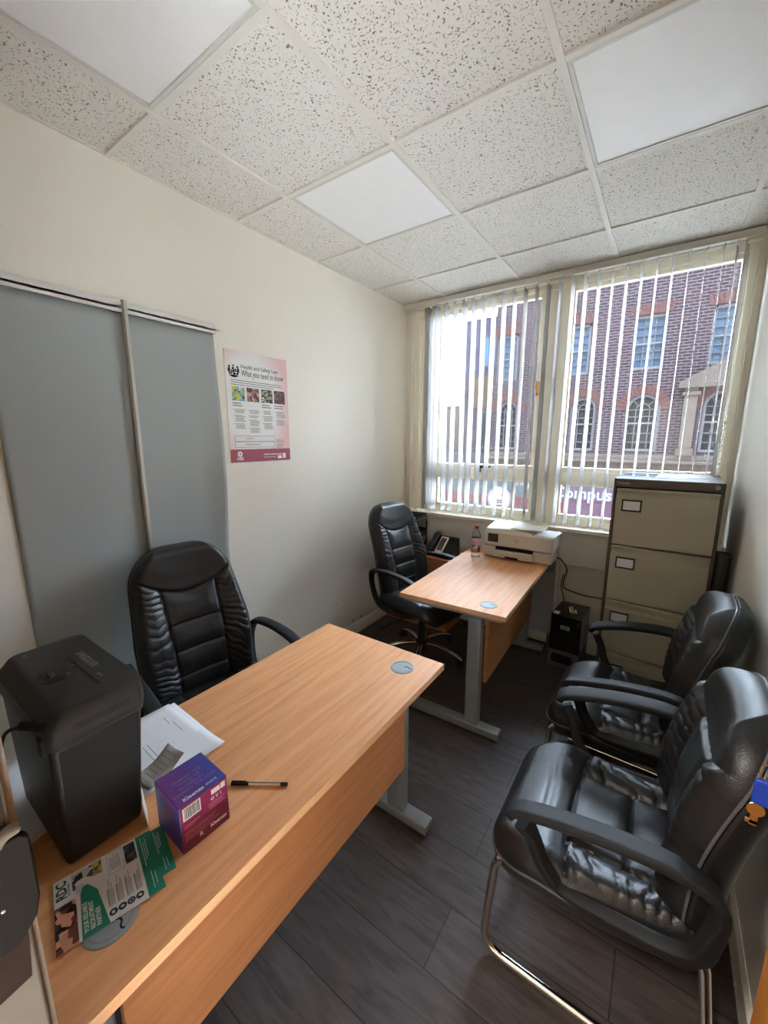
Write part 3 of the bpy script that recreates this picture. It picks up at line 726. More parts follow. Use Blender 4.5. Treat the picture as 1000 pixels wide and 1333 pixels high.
# ---- cantilever visitor armchair (front = -X)
def visitor_chair(label):
    t = empty('visitor_armchair'); tag(t, label, 'armchair', 'black leather visitor armchairs by the right wall')
    # backrest
    wf = rounded_w(lambda v: .238-.022*max(0, (v-.25)/.27)-.01*max(0, (.15-v)/.15), 0, .525, .05, .15)
    bx = lambda v: .165+.085*(v/.52)-.02*math.sin(PI*min(1, v/.42))
    def mp(x, v, h): return (bx(v)-h*.97-.045*(x/.25)**2, x, .475+v*.985+h*.20)
    def det(x, v):
        seam = .345+.07*(x/.2)**2
        c = .10
        d = groove(v-seam, .006, .010); ax = abs(x)
        if v > seam: return d*.6+.004*sstep(0, .06, v-seam)+.002*noise.noise(Vector((x*9, v*9, 3)))
        d += groove(ax-c, .006, .010)
        if ax < c: d += groove(v-.17, .005, .006)+.006*sstep(0, .05, c-ax)
        else: d += .010*sstep(0, .05, ax-c)+gathers(ax, v+x*.3, ax-c, .0066, 88, 12.+(x > 0)*5, .12)
        return d
    weld(cushion(wf, 0, .525, .070, 0, .06, det, mp, 100, 160).build('backrest', 'leather', t))
    weld(cushion(lambda v: wf(v)+.004, -.002, .528, .002, .052, .035, lambda x, v: 0, lambda x, v, h: mp(x, v, h-.002), 40, 60).build('back_shell', 'leather', t))
    MB().tube(outline(wf, 0, .525, mp, h=.004), .0036, 8, True).build('piping', 'piping', t)
    # seat : v runs from the back to the front
    sw = rounded_w(lambda v: .232+.030*sstep(.0, .35, v), 0, .525, .05, .14)
    def ms(x, v, h):
        drop = .045*sstep(.33, .55, v)**1.4
        return (.185-v, x, .415+h-drop+.012*(x/.25)**2-.012*math.exp(-((v-.2)/.15)**2))
    def dets(x, v):
        ax = abs(x); d = 0
        sm = .325-.015*(x/.2)**2
        d += groove(v-sm, .006, .010)
        if v < sm:
            d += groove(ax-.135, .006, .011)
            if ax < .135: d += groove(v-.175, .005, .008)+.006*sstep(0, .04, min(abs(v-.175), abs(v-sm), .135-ax))+.0015*noise.noise(Vector((x*20, v*16, 1)))
            else: d += .010*sstep(0, .04, ax-.135)+gathers(ax, v, ax-.135, .0080, 84, 20.+(x > 0)*4, .10)
        else:
            d += .012*sstep(0, .06, v-sm)
            for (cv, ln) in ((.385, .12), (.405, .09)):      # two sat-in creases across the front roll
                d += -.0028*math.exp(-((v-cv-.05*(x+.02))/.006)**2)*sstep(ln+.04, ln-.04, abs(x+.03))
        return d
    weld(cushion(sw, 0, .525, .062, .030, .055, dets, ms, 100, 140).build('seat', 'leather', t))
    MB().tube(outline(sw, .01, .525, ms, h=-.003), .0038, 8, True).build('piping', 'piping', t)
    weld(cushion(lambda v: sw(v)-.006, .004, .515, .0, .062, .045, lambda x, v: 0, lambda x, v, h: (lambda p: (p[0], p[1], p[2]-.012))(ms(x, v, h)), 40, 60).build('seat_pan', 'plastic', t))
    for s in (-1, 1):
        arm = [(-.252, s*.285, .612), (-.235, s*.288, .640), (-.17, s*.290, .663), (-.06, s*.292, .688), (.06, s*.292, .700), (.125, s*.288, .690), (.160, s*.284, .668), (.172, s*.278, .62), (.165, s*.270, .54), (.150, s*.262, .480), (.105, s*.256, .448), (.04, s*.254, .436), (-.04, s*.254, .432), (-.12, s*.254, .436), (-.155, s*.256, .462), (-.178, s*.262, .50), (-.198, s*.272, .56), (-.222, s*.280, .605)]
        P = smooth_path(arm, 5); n = len(P)
        pr = [(.5*math.copysign(abs(math.cos(a))**.38, math.cos(a)), .5*math.copysign(abs(math.sin(a))**.45, math.sin(a))) for a in [2*PI*i/24 for i in range(24)]]
        scl = []
        for i in range(n):
            u = i/(n-1)*17   # control index
            w_ = .060 if u < 6 else .060-.026*sstep(6, 8, u)
            if u > 16: w_ += .018*sstep(16, 17, u)
            if u < 1: w_ *= .6+.4*u
            h_ = .024+.018*sstep(6.5, 9, u)*sstep(13.5, 11.5, u)+.010*sstep(13, 14, u)
            scl.append((w_, h_))
        MB().sweep(P, pr, scales=scl).build('armrest', 'plastic_grey', t, ang=60)
    # chrome sled frame
    for s in (-1, 1):
        y = s*.212
        P = fillet([(-.05, y, .372), (-.305, y, .388), (-.335, y, .0135), (.225, y, .0135), (.172, y, .425), (.10, y, .405)], .075, 9)
        MB().tube(P, .0125, 16, up=(0, 1, 0)).build('sled_tube', 'chrome', t)
    MB().box(-.06, .12, -.215, .215, .355, .372).build('cross_plate', 'black', t, bevel=.003)
    MB().tube([(.213, -.212, .12), (.213, .212, .12)], .009, 14).build('rear_stretcher', 'chrome', t)
    return t
v1 = visitor_chair('black leather visitor armchair with sled legs, nearest to the camera at right')
v2 = copy_tree(v1); v2['label'] = 'black leather visitor armchair with sled legs, next to the beige filing cabinet'
v1.location = (2.195, .945, 0); v1.rotation_euler = (0, 0, .0)
v2.location = (2.200, 1.615, 0); v2.rotation_euler = (0, 0, -.02)

# ------------------------------------------------------------------ desks
def desk(name_label):
    # local: x across (0 = left), y along (0 = near end), z up.  600 x 1200 top
    t = empty('desk'); tag(t, name_label, 'desk', 'beech office desks with grey steel legs')
    MB().box(.0015, .5985, .0015, 1.1985, .705, .73).build('desktop', 'beech', t, bevel=.0012)
    e = MB().box(-.0, .0015, 0, 1.2, .7052, .7298).box(.5985, .6, 0, 1.2, .7052, .7298).box(.0015, .5985, -.0, .0015, .7052, .7298).box(.0015, .5985, 1.1985, 1.2, .7052, .7298)
    e.build('edge_band', 'beech_edge', t)
    MB().box(.470, .488, .10, 1.10, .285, .70).build('modesty_panel', 'beech_shaded', t, bevel=.001)
    for y in (.065, 1.135):
        l = empty('leg', (0, y, 0)); l.parent = t
        MB().box(.03, .585, -.03, .03, .012, .052).build('foot_bar', 'steel', l, bevel=.004)
        MB().box(.395, .468, -.028, .028, .052, .672).build('upright', 'steel', l, bevel=.006)
        MB().box(.414, .449, -.0295, .0295, .075, .65).build('cover_strip', 'steel', l, bevel=.001)
        MB().box(.04, .575, -.022, .022, .672, .705).build('top_rail', 'steel', l, bevel=.003)
        MB().cyl((.06, 0, 0), (.06, 0, .013), .018).cyl((.56, 0, 0), (.56, 0, .013), .018).build('levelling_foot', 'black', l)
    MB().box(.12, .16, .08, 1.12, .672, .704).build('beam', 'steel', t, bevel=.002)
    for y in (.104, 1.088):
        g_ = empty('cable_grommet', (.480, y, .73)); g_.parent = t
        MB().lathe([(.001, .0012), (.034, .0015), (.0345, .0008), (.0365, .0008), (.037, .0026), (.043, .0022), (.0445, 0)], 48).build('ring', 'greydisc', g_)
        c = [(.006+.030*k/14, .004*math.sin(PI*2*k/14)+(.010 if k > 7 else .004+.006*k/7)) for k in range(15)]
        MB().sweep([(x_, y_, .0017) for x_, y_ in c], [(.0016, -.0004), (.0016, .0002), (-.0016, .0002), (-.0016, -.0004)]).build('cable_slot', 'inkdark', g_)
    return t
d1 = desk('beech desk nearest to the camera, with shredder and tissue box on it')
d2 = copy_tree(d1); d2['label'] = 'beech desk by the window, with the white printer and a water bottle on it'
d1.location = (.962, -.178, 0); d1.rotation_euler = (0, 0, 0)
d2.location = (1.026, 1.535, 0); d2.rotation_euler = (0, 0, math.radians(2.0))

# ------------------------------------------------------------------ filing cabinet
CH = 1.372
fc = empty('filing_cabinet', (1.964, 2.235, 0), -.03); tag(fc, 'tall beige four-drawer steel filing cabinet with brown frame beside the window', 'filing cabinet')
W_, D_ = .468, .532
MB().box(0, .014, 0, D_, .0, CH-.004).box(W_-.014, W_, 0, D_, 0, CH-.004).box(.014, W_-.014, D_-.012, D_, 0, CH-.01).box(0, W_, 0, D_, CH-.045, CH).box(.014, W_-.014, .005, D_, 0, .045).box(.014, W_-.014, .03, D_-.012, .045, .06).build('carcass', 'cabframe', fc, bevel=.0025)
dz = .3215
for k in range(4):
    z1 = CH-.052-k*dz; z0 = z1-dz+.010
    d_ = empty('drawer', (0, 0, 0)); d_.parent = fc
    x0, x1 = .016, W_-.016
    m_ = MB(); pf = [(.004, z0), (.004, z1-.052), (.010, z1-.045), (.016, z1-.030), (.016, z1-.018), (-.002, z1-.014), (-.002, z1-.002), (.004, z1), (.028, z1), (.028, z0)]
    n_ = len(pf)
    m_.add([(x0, y, z) for y, z in pf]+[(x1, y, z) for y, z in pf], [list(range(n_)), list(range(n_, 2*n_))[::-1]]+[(i, (i+1) % n_, n_+(i+1) % n_, n_+i) for i in range(n_)])
    m_.build('front', 'cabdrawer', d_, ang=30)
    zc = z1-.090
    h_ = MB()
    for (a, b, c, e) in ((.046, .138, zc+.022, zc+.030), (.046, .138, zc-.034, zc-.026), (.046, .053, zc-.026, zc+.022), (.131, .138, zc-.026, zc+.022)): h_.box(a, b, -.003, .006, c, e)
    h_.build('label_holder', 'black', d_, bevel=.001)
    MB().box(.053, .131, .0005, .005, zc-.026, zc+.022).build('card', 'paper', d_)
lk = MB().lathe([(.012, -.004), (.012, 0), (.009, .004), (.0, .0045)], 24, Matrix.Translation((W_-.030, -.001, CH-.022)) @ Matrix.Rotation(PI/2, 4, 'X')).build('lock', 'steel', fc)
text('maker_mark', 'Triumph', basis((.012, -.0006, CH-.029), (1, 0, 0), (0, 0, 1)), .018, mat('silver_print', srgb(190, 186, 178), .4), fc)
# papers on the cabinet
def sheet_obj(name, cx, cy, z, w_, l_, rz, m, label, cat='paper', curl=0., group=None, lines=None):
    vs = []; fs = []; n = 10
    for j in range(n+1):
        for i in range(n+1):
            u, v = i/n-.5, j/n-.5
            h = curl*(max(0, u-.1)*2)**2*max(0, v+.1)*2 + .0006*math.sin(u*9+v*4)+.0007
            vs.append((u*w_, v*l_, h))
    for j in range(n):
        for i in range(n): q = j*(n+1)+i; fs.append((q, q+1, q+n+2, q+n+1))
    o = MB().add(vs, fs).build(name, m, ang=80)
    s_ = o.modifiers.new('s', 'SOLIDIFY'); s_.thickness = .0005; s_.offset = 1
    o.location = (cx, cy, z); o.rotation_euler = (0, 0, rz); tag(o, label, cat, group)
    return o
sheet_obj('paper_sheet', 2.205, 2.50, CH, .30, .21, .35, 'paper', 'white paper sheet on the filing cabinet, on the right of the pair', curl=.004)
sheet_obj('plastic_wallet', 2.065, 2.52, CH+.0005, .17, .26, -.05, mat('blue_grey_film', srgb(150, 168, 186), .12, spec=.8), 'shiny bluish wallet on top of the filing cabinet at its left', 'document wallet')
# rolled grey tube between cabinet and wall
rt = MB().lathe([(.027, 0), (.030, .01), (.030, .985), (.0325, .985), (.0325, 1.005), (.029, 1.005), (.027, .99)], 36, cap=True).build('storage_tube', mat('grey_tube', srgb(92, 90, 88), .55))
rt.location = (2.4715, 2.36, 0); tag(rt, 'slim dark grey cylinder standing between the filing cabinet and right wall', 'tube')

# ------------------------------------------------------------------ low cupboard, trays, phone
lc = empty('low_cupboard', (XL+.018, 2.545, 0)); tag(lc, 'low orange-brown wooden cupboard in the corner behind the far chair', 'cupboard')
MB().box(0, .60, 0, .285, 0, .595).build('body', 'cherry', lc, bevel=.002)
MB().box(-.0, .615, -.012, .285, .595, .622).build('top', 'cherry', lc, bevel=.004)
for x0 in (.008, .303): MB().box(x0, x0+.290, -.014, 0, .05, .59).build('door', 'cherry', lc, bevel=.002)
for k in range(3):
    t_ = empty('letter_tray', (.40, 2.652, (.624+.13*k))); tag(t_, ['black letter tray, bottom of the stack in the window corner', 'black letter tray, middle of the stack in the window corner', 'black letter tray, topmost of its stack and holding white papers'][k], 'letter tray', 'stack of black letter trays')
    b_ = MB()
    b_.box(-.13, .13, -.104, .104, 0, .004).box(-.13, -.126, -.104, .104, .004, .06).box(.126, .13, -.104, .104, .004, .05).box(-.126, .126, .100, .104, .004, .06)
    if k: b_.box(-.13, -.12, -.104, -.094, -.068, .004).box(.12, .13, -.104, -.094, -.068, .004).box(-.13, -.12, .094, .104, -.068, .004).box(.12, .13, .094, .104, -.068, .004)
    b_.box(-.13, .13, -.108, -.104, 0, .045)
    b_.build('tray', 'black', t_, bevel=.001)
    hh = MB()
    for i in range(5): hh.lathe([(.007, 0), (.007, .0008)], 14, Matrix.Translation((-.09+i*.045, -.1082, .022)) @ Matrix.Rotation(PI/2, 4, 'X'))
    for i in range(5): hh.lathe([(.007, 0), (.007, .0008)], 14, Matrix.Translation((.1302, -.08+i*.04, .024)) @ Matrix.Rotation(PI/2, 4, 'Y'))
    hh.build('round_hole', 'mid_grey', t_)
for k in range(2):
    sheet_obj('paper_sheet', .395+.008*k, 2.65, .8885+.0022*k, .20, .19, .04, 'paper', ['lower white sheet lying in the top letter tray', 'upper white sheet lying in the top letter tray'][k], group='papers in the top letter tray')

ph = empty('desk_phone', (.735, 2.66, .622), math.radians(-8)); tag(ph, 'black office telephone with silver-framed screen on the low cupboard', 'telephone')
def wedge(mb, x0, x1, h0=.02, h1=.115, y0=-.09, y1=.06):
    vs = [(x0, y0, 0), (x0, y1+.02, 0), (x0, y1+.01, h1), (x0, y1-.015, h1), (x0, y0, h0), (x1, y0, 0), (x1, y1+.02, 0), (x1, y1+.01, h1), (x1, y1-.015, h1), (x1, y0, h0)]
    return mb.add(vs, [(0, 1, 2, 3, 4), (9, 8, 7, 6, 5), (0, 5, 6, 1), (1, 6, 7, 2), (2, 7, 8, 3), (3, 8, 9, 4), (4, 9, 5, 0)])
M['phone'] = mat('phone_black', (.02, .021, .023), .4)
tiltA = math.atan2(.095, .135)
wedge(MB(), -.10, .115, .02, .155).build('base', 'phone', ph, bevel=.005)
tiltA = math.atan2(.135, .135)
FS = Matrix.Translation((0, -.09, .02)) @ Matrix.Rotation(tiltA, 4, 'X')
MB().box(-.035, .038, .01, .18, .001, .006, FS).build('screen_bezel', 'white', ph, bevel=.002)
MB().box(-.024, .026, .045, .165, .006, .008, FS).build('screen', 'lcd', ph)
kk = MB()
for r in range(6):
    for c in range(4): kk.box(.050+c*.014, .060+c*.014, .02+r*.024, .032+r*.024, .001, .005, FS)
kk.build('keypad', 'darkgrey', ph, bevel=.001)
hs = MB(); P_ = [FS @ Vector((-.068, y, z)) for y, z in ((-.005, .016), (.01, .032), (.05, .034), (.13, .034), (.175, .034), (.195, .018))]
pr_ = [(.5*math.copysign(abs(math.cos(a))**.7, math.cos(a)), .5*math.copysign(abs(math.sin(a))**.7, math.sin(a))) for a in [2*PI*i/16 for i in range(16)]]
P_ = smooth_path(P_, 5); hs.sweep(P_, pr_, scales=[(.048, .038-.012*math.sin(PI*i/(len(P_)-1))) for i in range(len(P_))])
hs.build('handset', 'phone', ph)
nt_ = MB().box(-.03, .03, -.02, .02, 0, .012).build('sticky_notes', mat('note_pad', srgb(214, 208, 190), .7), bevel=.001); nt_.location = (.80, 2.775, .622); tag(nt_, 'small pale note pad behind the telephone on the cupboard', 'note pad')

# ------------------------------------------------------------------ heater and box
ht = empty('convector_heater', (1.37, 2.765, .12)); tag(ht, 'white metal convector heater with top vents behind the far desk', 'heater')
MB().box(0, .25, 0, .05, 0, .56).build('housing', 'mid_grey', ht, bevel=.006)
MB().box(.236, .254, -.004, .055, 0, .575).build('end_cap', 'white', ht, bevel=.004)
v_ = MB()
for k in range(7): v_.box(.02, .225, -.002, .002, .49+k*.009, .4935+k*.009)
v_.build('vent_slots', 'inkdark', ht)
MB().box(.0, .03, -.02, .06, -.12, 0).box(.21, .24, -.02, .06, -.12, 0).build('foot', 'darkgrey', ht)

bx_ = empty('black_carton', (1.640, 2.55, 0), math.radians(-3)); tag(bx_, 'black printed carton with grey lower panel on the floor by the filing cabinet', 'cardboard box')
MB().box(0, .195, 0, .275, 0, .385).build('carton', 'blackgloss', bx_, bevel=.003)
MB().box(-.0006, .1956, -.0008, .2, .0, .125).build('grey_panel', mat('carton_grey', srgb(96, 90, 88), .45), bx_)
MB().add([(x, -.0012, z) for x, z in ((.02, .03), (.15, .03), (.16, .055), (.15, .095), (.03, .10), (.02, .08))], [(0, 1, 2, 3, 4, 5)]).build('pictured_device', 'screen', bx_)
MB().box(.065, .125, -.0014, 0, .285, .315).build('label_patch', mat('carton_silver', srgb(130, 128, 126), .4), bx_)
text('carton_text', 'Inkjet', basis((.17, -.0012, .365), (0, 0, -1), (1, 0, 0)), .018, 'ink', bx_)
text('number_text', '10', basis((.078, -.0016, .290), (1, 0, 0), (0, 0, 1)), .026, 'inkdark', bx_)
mt_ = basis((.075, .20, .3855), (.35, -1, 0), (1, .35, 0))
MB().box(0, .13, 0, .018, 0, .0006, mt_).build('stripe', mat('gold_print', srgb(176, 140, 80), .4), bx_)
MB().box(.02, .12, -.012, -.004, 0, .0006, mt_).box(.06, .12, .022, .032, 0, .0006, mt_).build('stripe', 'wfr_in', bx_)
MB().box(.01, .045, .01, .06, .385, .3858).build('sticker', 'paper', bx_)
# cables
def cable(name, pts, r, label, m='black', cat='cable'):
    o = MB().tube(smooth_path(pts, 8), r, 8).build(name, m); tag(o, label, cat); return o
cable('printer_cable', [(1.60, 2.72, .74), (1.635, 2.765, .715), (1.675, 2.79, .64), (1.66, 2.79, .56), (1.66, 2.80, .50), (1.70, 2.82, .475), (1.80, 2.83, .455), (1.90, 2.85, .45), (2.05, 2.852, .45), (2.2, 2.852, .45)], .004, 'black cable drooping from the far desk along the wall to the filing cabinet')
cable('loose_cable', [(1.655, 2.79, .60), (1.645, 2.785, .52), (1.665, 2.785, .44), (1.672, 2.785, .405)], .0035, 'short loose black cable end hanging beside the white heater')

# ------------------------------------------------------------------ printer, bottle
pr = empty('printer', (1.150, 2.505, .7335), math.radians(2)); tag(pr, 'white inkjet printer with document feeder on the far desk under the window', 'printer')
PWd, PDp = .468, .245
MB().taper((0, PWd, 0, PDp), (-.002, PWd+.002, -.002, PDp), 0, .075).build('lower_body', 'offwhite', pr, bevel=.006)
MB().box(-.004, PWd+.004, -.006, PDp, .082, .185).build('upper_body', 'offwhite', pr, bevel=.010, seg=3)
MB().box(.004, PWd-.004, .0, PDp-.01, .073, .084).build('joint', 'mid_grey', pr)
MB().box(.085, .345, -.0075, .03, .060, .083).build('output_slot', 'screen', pr)
MB().box(.08, .35, -.045, .02, .012, .058).build('paper_tray', 'offwhite', pr, bevel=.004)
MB().box(.165, .255, -.047, -.03, .012, .026).box(.185, .235, -.012, .0, .060, .072).build('tray_grip', 'inkdark', pr, bevel=.002)
MB().box(.026, .100, -.0085, 0, .112, .172).build('display', 'screen', pr, bevel=.001)
MB().box(.034, .092, -.009, -.008, .120, .164).build('display_glass', mat('display_glow_off', (.03, .03, .034), .15), pr)
MB().lathe([(.014, 0), (.016, 0), (.016, .0008), (.014, .0008)], 32, Matrix.Translation((.232, -.0061, .138)) @ Matrix.Rotation(PI/2, 4, 'X'), cap=False).build('logo_ring', 'steel', pr)
text('logo', 'hp', basis((.2195, -.0065, .131), (1, 0, 0), (0, 0, 1)), .022, 'steel', pr, shear=.25)
MB().add([(0, .0, .185), (.33, .0, .185), (.33, .23, .185), (0, .23, .185), (.0, .012, .204), (.20, .012, .212), (.20, .225, .232), (.0, .225, .222), (.33, .012, .196), (.33, .225, .205)],
         [(0, 1, 2, 3), (4, 5, 6, 7), (5, 8, 9, 6), (0, 4, 7, 3), (0, 1, 8, 5, 4), (3, 2, 9, 6, 7), (1, 2, 9, 8)]).build('feeder_cover', 'printer_lid', pr, bevel=.003)
mt_ = Matrix.Translation((.18, .02, .212)) @ Matrix.Rotation(math.radians(-1), 4, 'Y')
MB().box(0, .215, 0, .185, 0, .010, mt_).build('feeder_tray', 'printer_lid', pr, bevel=.003)
MB().box(.010, .19, .015, .11, .0101, .0112, mt_).build('tray_recess', 'offwhite', pr)
MB().box(.26, .262, -.0065, .0, .03, .0305).build('seam', 'ink', pr)
for k, (dx, dy, rz, zz) in enumerate(((.408, .118, .03, .1858), (.414, .108, -.05, .1876), (.410, .120, .08, .1894))):
    p_ = Matrix.Translation(pr.location) @ Matrix.Rotation(math.radians(2), 4, 'Z') @ Vector((dx, dy, zz))
    sheet_obj('paper_sheet', p_.x, p_.y, p_.z, .135, .21, rz, 'paper', ['bottom loose sheet on the printer beside its feeder', 'middle loose sheet on the printer beside its feeder', 'topmost loose sheet on the printer beside its feeder'][k], group='loose sheets on the printer', curl=.003)

wb = empty('water_bottle', (1.112, 2.435, .7312)); tag(wb, 'small clear plastic water bottle with pink label beside the printer', 'bottle')
prof = [(.001, .004), (.018, .0), (.031, .004), (.033, .015), (.031, .03), (.033, .045), (.0335, .06), (.030, .078), (.0325, .092), (.033, .13), (.0325, .150), (.029, .170), (.020, .190), (.0135, .203), (.0125, .214), (.0125, .225)]
MB().lathe(prof, 40, cap=True).build('bottle_body', 'petplastic', wb)
MB().lathe([(.001, .006), (.028, .006), (.0312, .018), (.029, .03), (.0312, .045), (.0315, .058), (.0288, .072), (.029, .078), (.001, .078)], 36, cap=False).build('water', 'water', wb)
MB().lathe([(.0332, .096), (.0337, .097), (.0337, .142), (.0332, .143)], 40, cap=False).build('label_wrap', 'label', wb)
text('label_text', 'evian', basis((-.022, -.0345, .112), (1, -.0, 0), (0, 0, 1)), .018, 'red', wb)
MB().lathe([(.014, .211), (.0145, .212), (.0145, .226), (.0135, .229), (.001, .229)], 28).build('cap', 'red', wb)
MB().lathe([(.0085, .229), (.0085, .238), (.006, .241), (.001, .241)], 20).build('cap_tip', mat('pale_pink_cap', srgb(230, 190, 200), .3), wb)

# ------------------------------------------------------------------ shredder
DZ = .7305
sh = empty('paper_shredder', (1.160, -.010, DZ)); tag(sh, 'tall black paper shredder standing on the near desk', 'shredder')
b_ = MB().taper((-.165, .118, -.075, .066), (-.165, .158, -.082, .078), 0, .295); b_.build('bin', 'plastic', sh, bevel=.012, seg=3)
def rrect(x0, x1, y0, y1, r, n=6):
    o = []
    for cx_, cy_, a0 in ((x1-r, y1-r, 0), (x0+r, y1-r, PI/2), (x0+r, y0+r, PI), (x1-r, y0+r, 3*PI/2)):
        for k in range(n+1): a = a0+PI/2*k/n; o.append((cx_+r*math.cos(a), cy_+r*math.sin(a)))
    return o
def loft(layers):
    n = len(layers[0][0]); vs = []; fs = []
    for poly, z in layers: vs += [(x, y, z if not callable(z) else z(x, y)) for x, y in poly]
    for j in range(len(layers)-1):
        for i in range(n): fs.append((j*n+i, j*n+(i+1) % n, (j+1)*n+(i+1) % n, (j+1)*n+i))
    fs.append(list(range(n))[::-1]); fs.append([(len(layers)-1)*n+i for i in range(n)])
    return MB().add(vs, fs)
M['shtop'] = mat('shredder_lid_plastic', (.028, .028, .027), .5, spec=.4, bump=.25, bscale=500)
loft([(rrect(-.170, .162, -.085, .082, .018), .290), (rrect(-.172, .167, -.087, .086, .02), .315), (rrect(-.172, .167, -.086, .086, .022), .335), (rrect(-.168, .160, -.064, .083, .018), .360), (rrect(-.164, .156, -.060, .080, .018), .3635)]).build('cutter_head', 'shtop', sh, ang=35)
MB().box(-.05, .118, .0165, .0205, .3635, .3650).build('paper_slot', 'screen', sh)
sw_ = empty('slide_switch', (.012, -.030, .364)); sw_.parent = sh
MB().lathe([(.026, 0), (.026, .0008), (.024, .0008), (.024, 0)], 28, cap=False).build('dial_ring', 'black', sw_)
MB().box(-.026, .030, -.013, .013, 0, .003).build('slide_plate', 'black', sw_, bevel=.001)
MB().taper((-.010, .014, -.006, .006), (-.004, .008, -.005, .005), .003, .008).build('thumb_tab', 'blackgloss', sw_, bevel=.001)
M['greyprint'] = mat('grey_print', srgb(128, 128, 124), .6)
text('brand_print', 'SHREDDER', basis((-.058, .034, .3644), (1, .0, 0), (0, 1, 0)), .020, 'greyprint', sh, bold=.0003)
for (x, y, s, tx_) in ((-.01, .004, .014, 'T'), (.075, .028, .013, 'x+='), (-.148, -.042, .014, 'AxA'), (.020, -.008, .009, 'REV')):
    text('marking', tx_, basis((x, y, .3646), (1, 0, 0), (0, 1, 0)), s, 'greyprint', sh)
MB().box(.1665, .1672, -.05, .06, .300, .3015).box(.162, .168, -.045, .05, .318, .330).build('grip_recess', 'black', sh, bevel=.001)
cb = MB().cyl((.125, -.086, .337), (.098, -.102, .334), .0065, 12).cyl((.130, -.087, .337), (.140, -.080, .338), .009, 12)
for k in range(5): cb.cyl((.120-.005*k, -.089-.0028*k, .3368-.0005*k), (.1175-.005*k, -.0905-.0028*k, .3366-.0005*k), .0085, 12)
cb.build('strain_relief', 'black', sh)
MB().box(.128, .150, -.092, -.084, .285, .318).build('socket_clip', 'black', sh, bevel=.002)
MB().tube(smooth_path([(.100, -.101, .334), (.06, -.112, .315), (.0, -.115, .27), (-.06, -.115, .20), (-.14, -.115, .11), (-.20, -.118, .045), (-.235, -.12, .008), (-.24, -.10, .004)], 8), .0035, 8).build('power_cord', 'black', sh)

# ------------------------------------------------------------------ tissue box
tb = empty('tissue_box', (1.4405, .062, DZ), math.radians(-2.5)); tag(tb, 'purple cube tissue box on the near desk beside the shredder', 'tissue box')
A = .112
top = gradmat('tissue_top_print', [(0, srgb(150, 66, 110)), (.28, srgb(120, 58, 128)), (.55, srgb(84, 50, 130)), (.8, srgb(64, 74, 160)), (1, srgb(96, 54, 132))], 'Y', .35, 5.0, .22)
side = gradmat('tissue_side_print', [(0, srgb(36, 60, 128)), (.3, srgb(56, 66, 140)), (.62, srgb(92, 50, 112)), (1, srgb(70, 56, 120))], 'X', .35, 8.0, .90)
MB().box(-A, 0, 0, A-.006, .0, A).build('carton', side, tb, bevel=.0015)
MB().box(-A+.001, -.0005, .0005, A-.0065, A-.0002, A+.0006).build('top_print', top, tb)
MB().box(-.0003, .0007, .001, A-.007, .001, A-.001).build('info_panel', mat('tissue_maroon', srgb(104, 28, 62), .35), tb)
MB().add([(-A+.002, -.0006, A), (-.002, -.0006, A), (-.030, -.0006, A-.014), (-A+.028, -.0006, A-.014)], [(0, 1, 2, 3)]).build('flap', top, tb)
def TP(y, z): return basis((.0009, y, z), (0, 1, 0), (0, 0, 1))
bc = MB().box(.0007, .0010, .006, .044, A-.036, A-.006); bc.build('barcode_field', 'paper_grey', tb)
bc = MB(); y = .009; r_ = random.Random(4)
while y < .041: w_ = r_.choice((.0006, .001, .0016)); bc.box(.0010, .0013, y, y+w_, A-.033, A-.008); y += w_+r_.choice((.0006, .001))
bc.build('barcode', 'inkdark', tb)
MB().box(.0007, .0010, .068, .088, A-.020, A-.008).box(.0007, .0010, .090, .100, A-.020, A-.006).build('info_field', 'paper_grey', tb)
ln_ = MB()
for (y0, y1, z) in ((.006, .040, .062), (.006, .030, .057), (.060, .098, .072), (.060, .094, .067), (.062, .098, .061), (.006, .075, .045), (.006, .070, .040), (.006, .082, .033), (.006, .060, .027)): ln_.box(.0007, .0010, y0, y1, z, z+.0016)
ln_.build('small_print', mat('tissue_print', srgb(170, 96, 120), .5), tb)
M['tw'] = mat('tissue_white', srgb(220, 214, 222), .5)
text('side_brand', 'Kleenex', TP(.060, .016), .0115, 'tw', tb, bold=.0003, shear=.1)
text('recycle_mark', 'R', TP(.036, .014), .014, 'tw', tb)
for k in range(3): text('care_symbol', 'OVI'[k], TP(.066+.011*k, A-.033), .010, 'tw', tb)
def TT(x, y): return basis((x, y, A+.0009), (0, 1, 0), (-1, 0, 0))
text('top_brand', 'Kleenex', TT(-.008, .014), .0135, 'tw', tb, bold=.0004, shear=.1)
text('top_brand_small', 'extra', TT(-.010, .064), .012, 'tw', tb)
M['tw2'] = mat('tissue_lilac', srgb(142, 112, 176), .5)
for k, s_ in enumerate(('CHERISH THE', 'SMILES OF', 'PASSERS-BY', 'SHARING THE LOVE')): text('slogan', s_, TT(-.066+.0125*k, .050), .0105, 'tw2', tb, align='CENTER')

# ------------------------------------------------------------------ leaflets
def quadmap(c00, c10, c11, c01):
    """u along c00->c10, v along c00->c01"""
    def f(u, v): 
        return tuple(c00[k]*(1-u)*(1-v)+c10[k]*u*(1-v)+c11[k]*u*v+c01[k]*(1-u)*v for k in range(2))
    return f
lf = empty('leaflet', (1.432, -.150, DZ+.0034), 0); tag(lf, 'green and white recruitment leaflet lying on the near desk over the cable grommet', 'leaflet')
# local frame: X = reading direction (world -x), Y = up the text (world -y)
LW, LH = .148, .165
ang_ = math.atan2(.150, .038)       # direction of the long edge in world
lf.rotation_euler = (0, 0, ang_-PI/2)
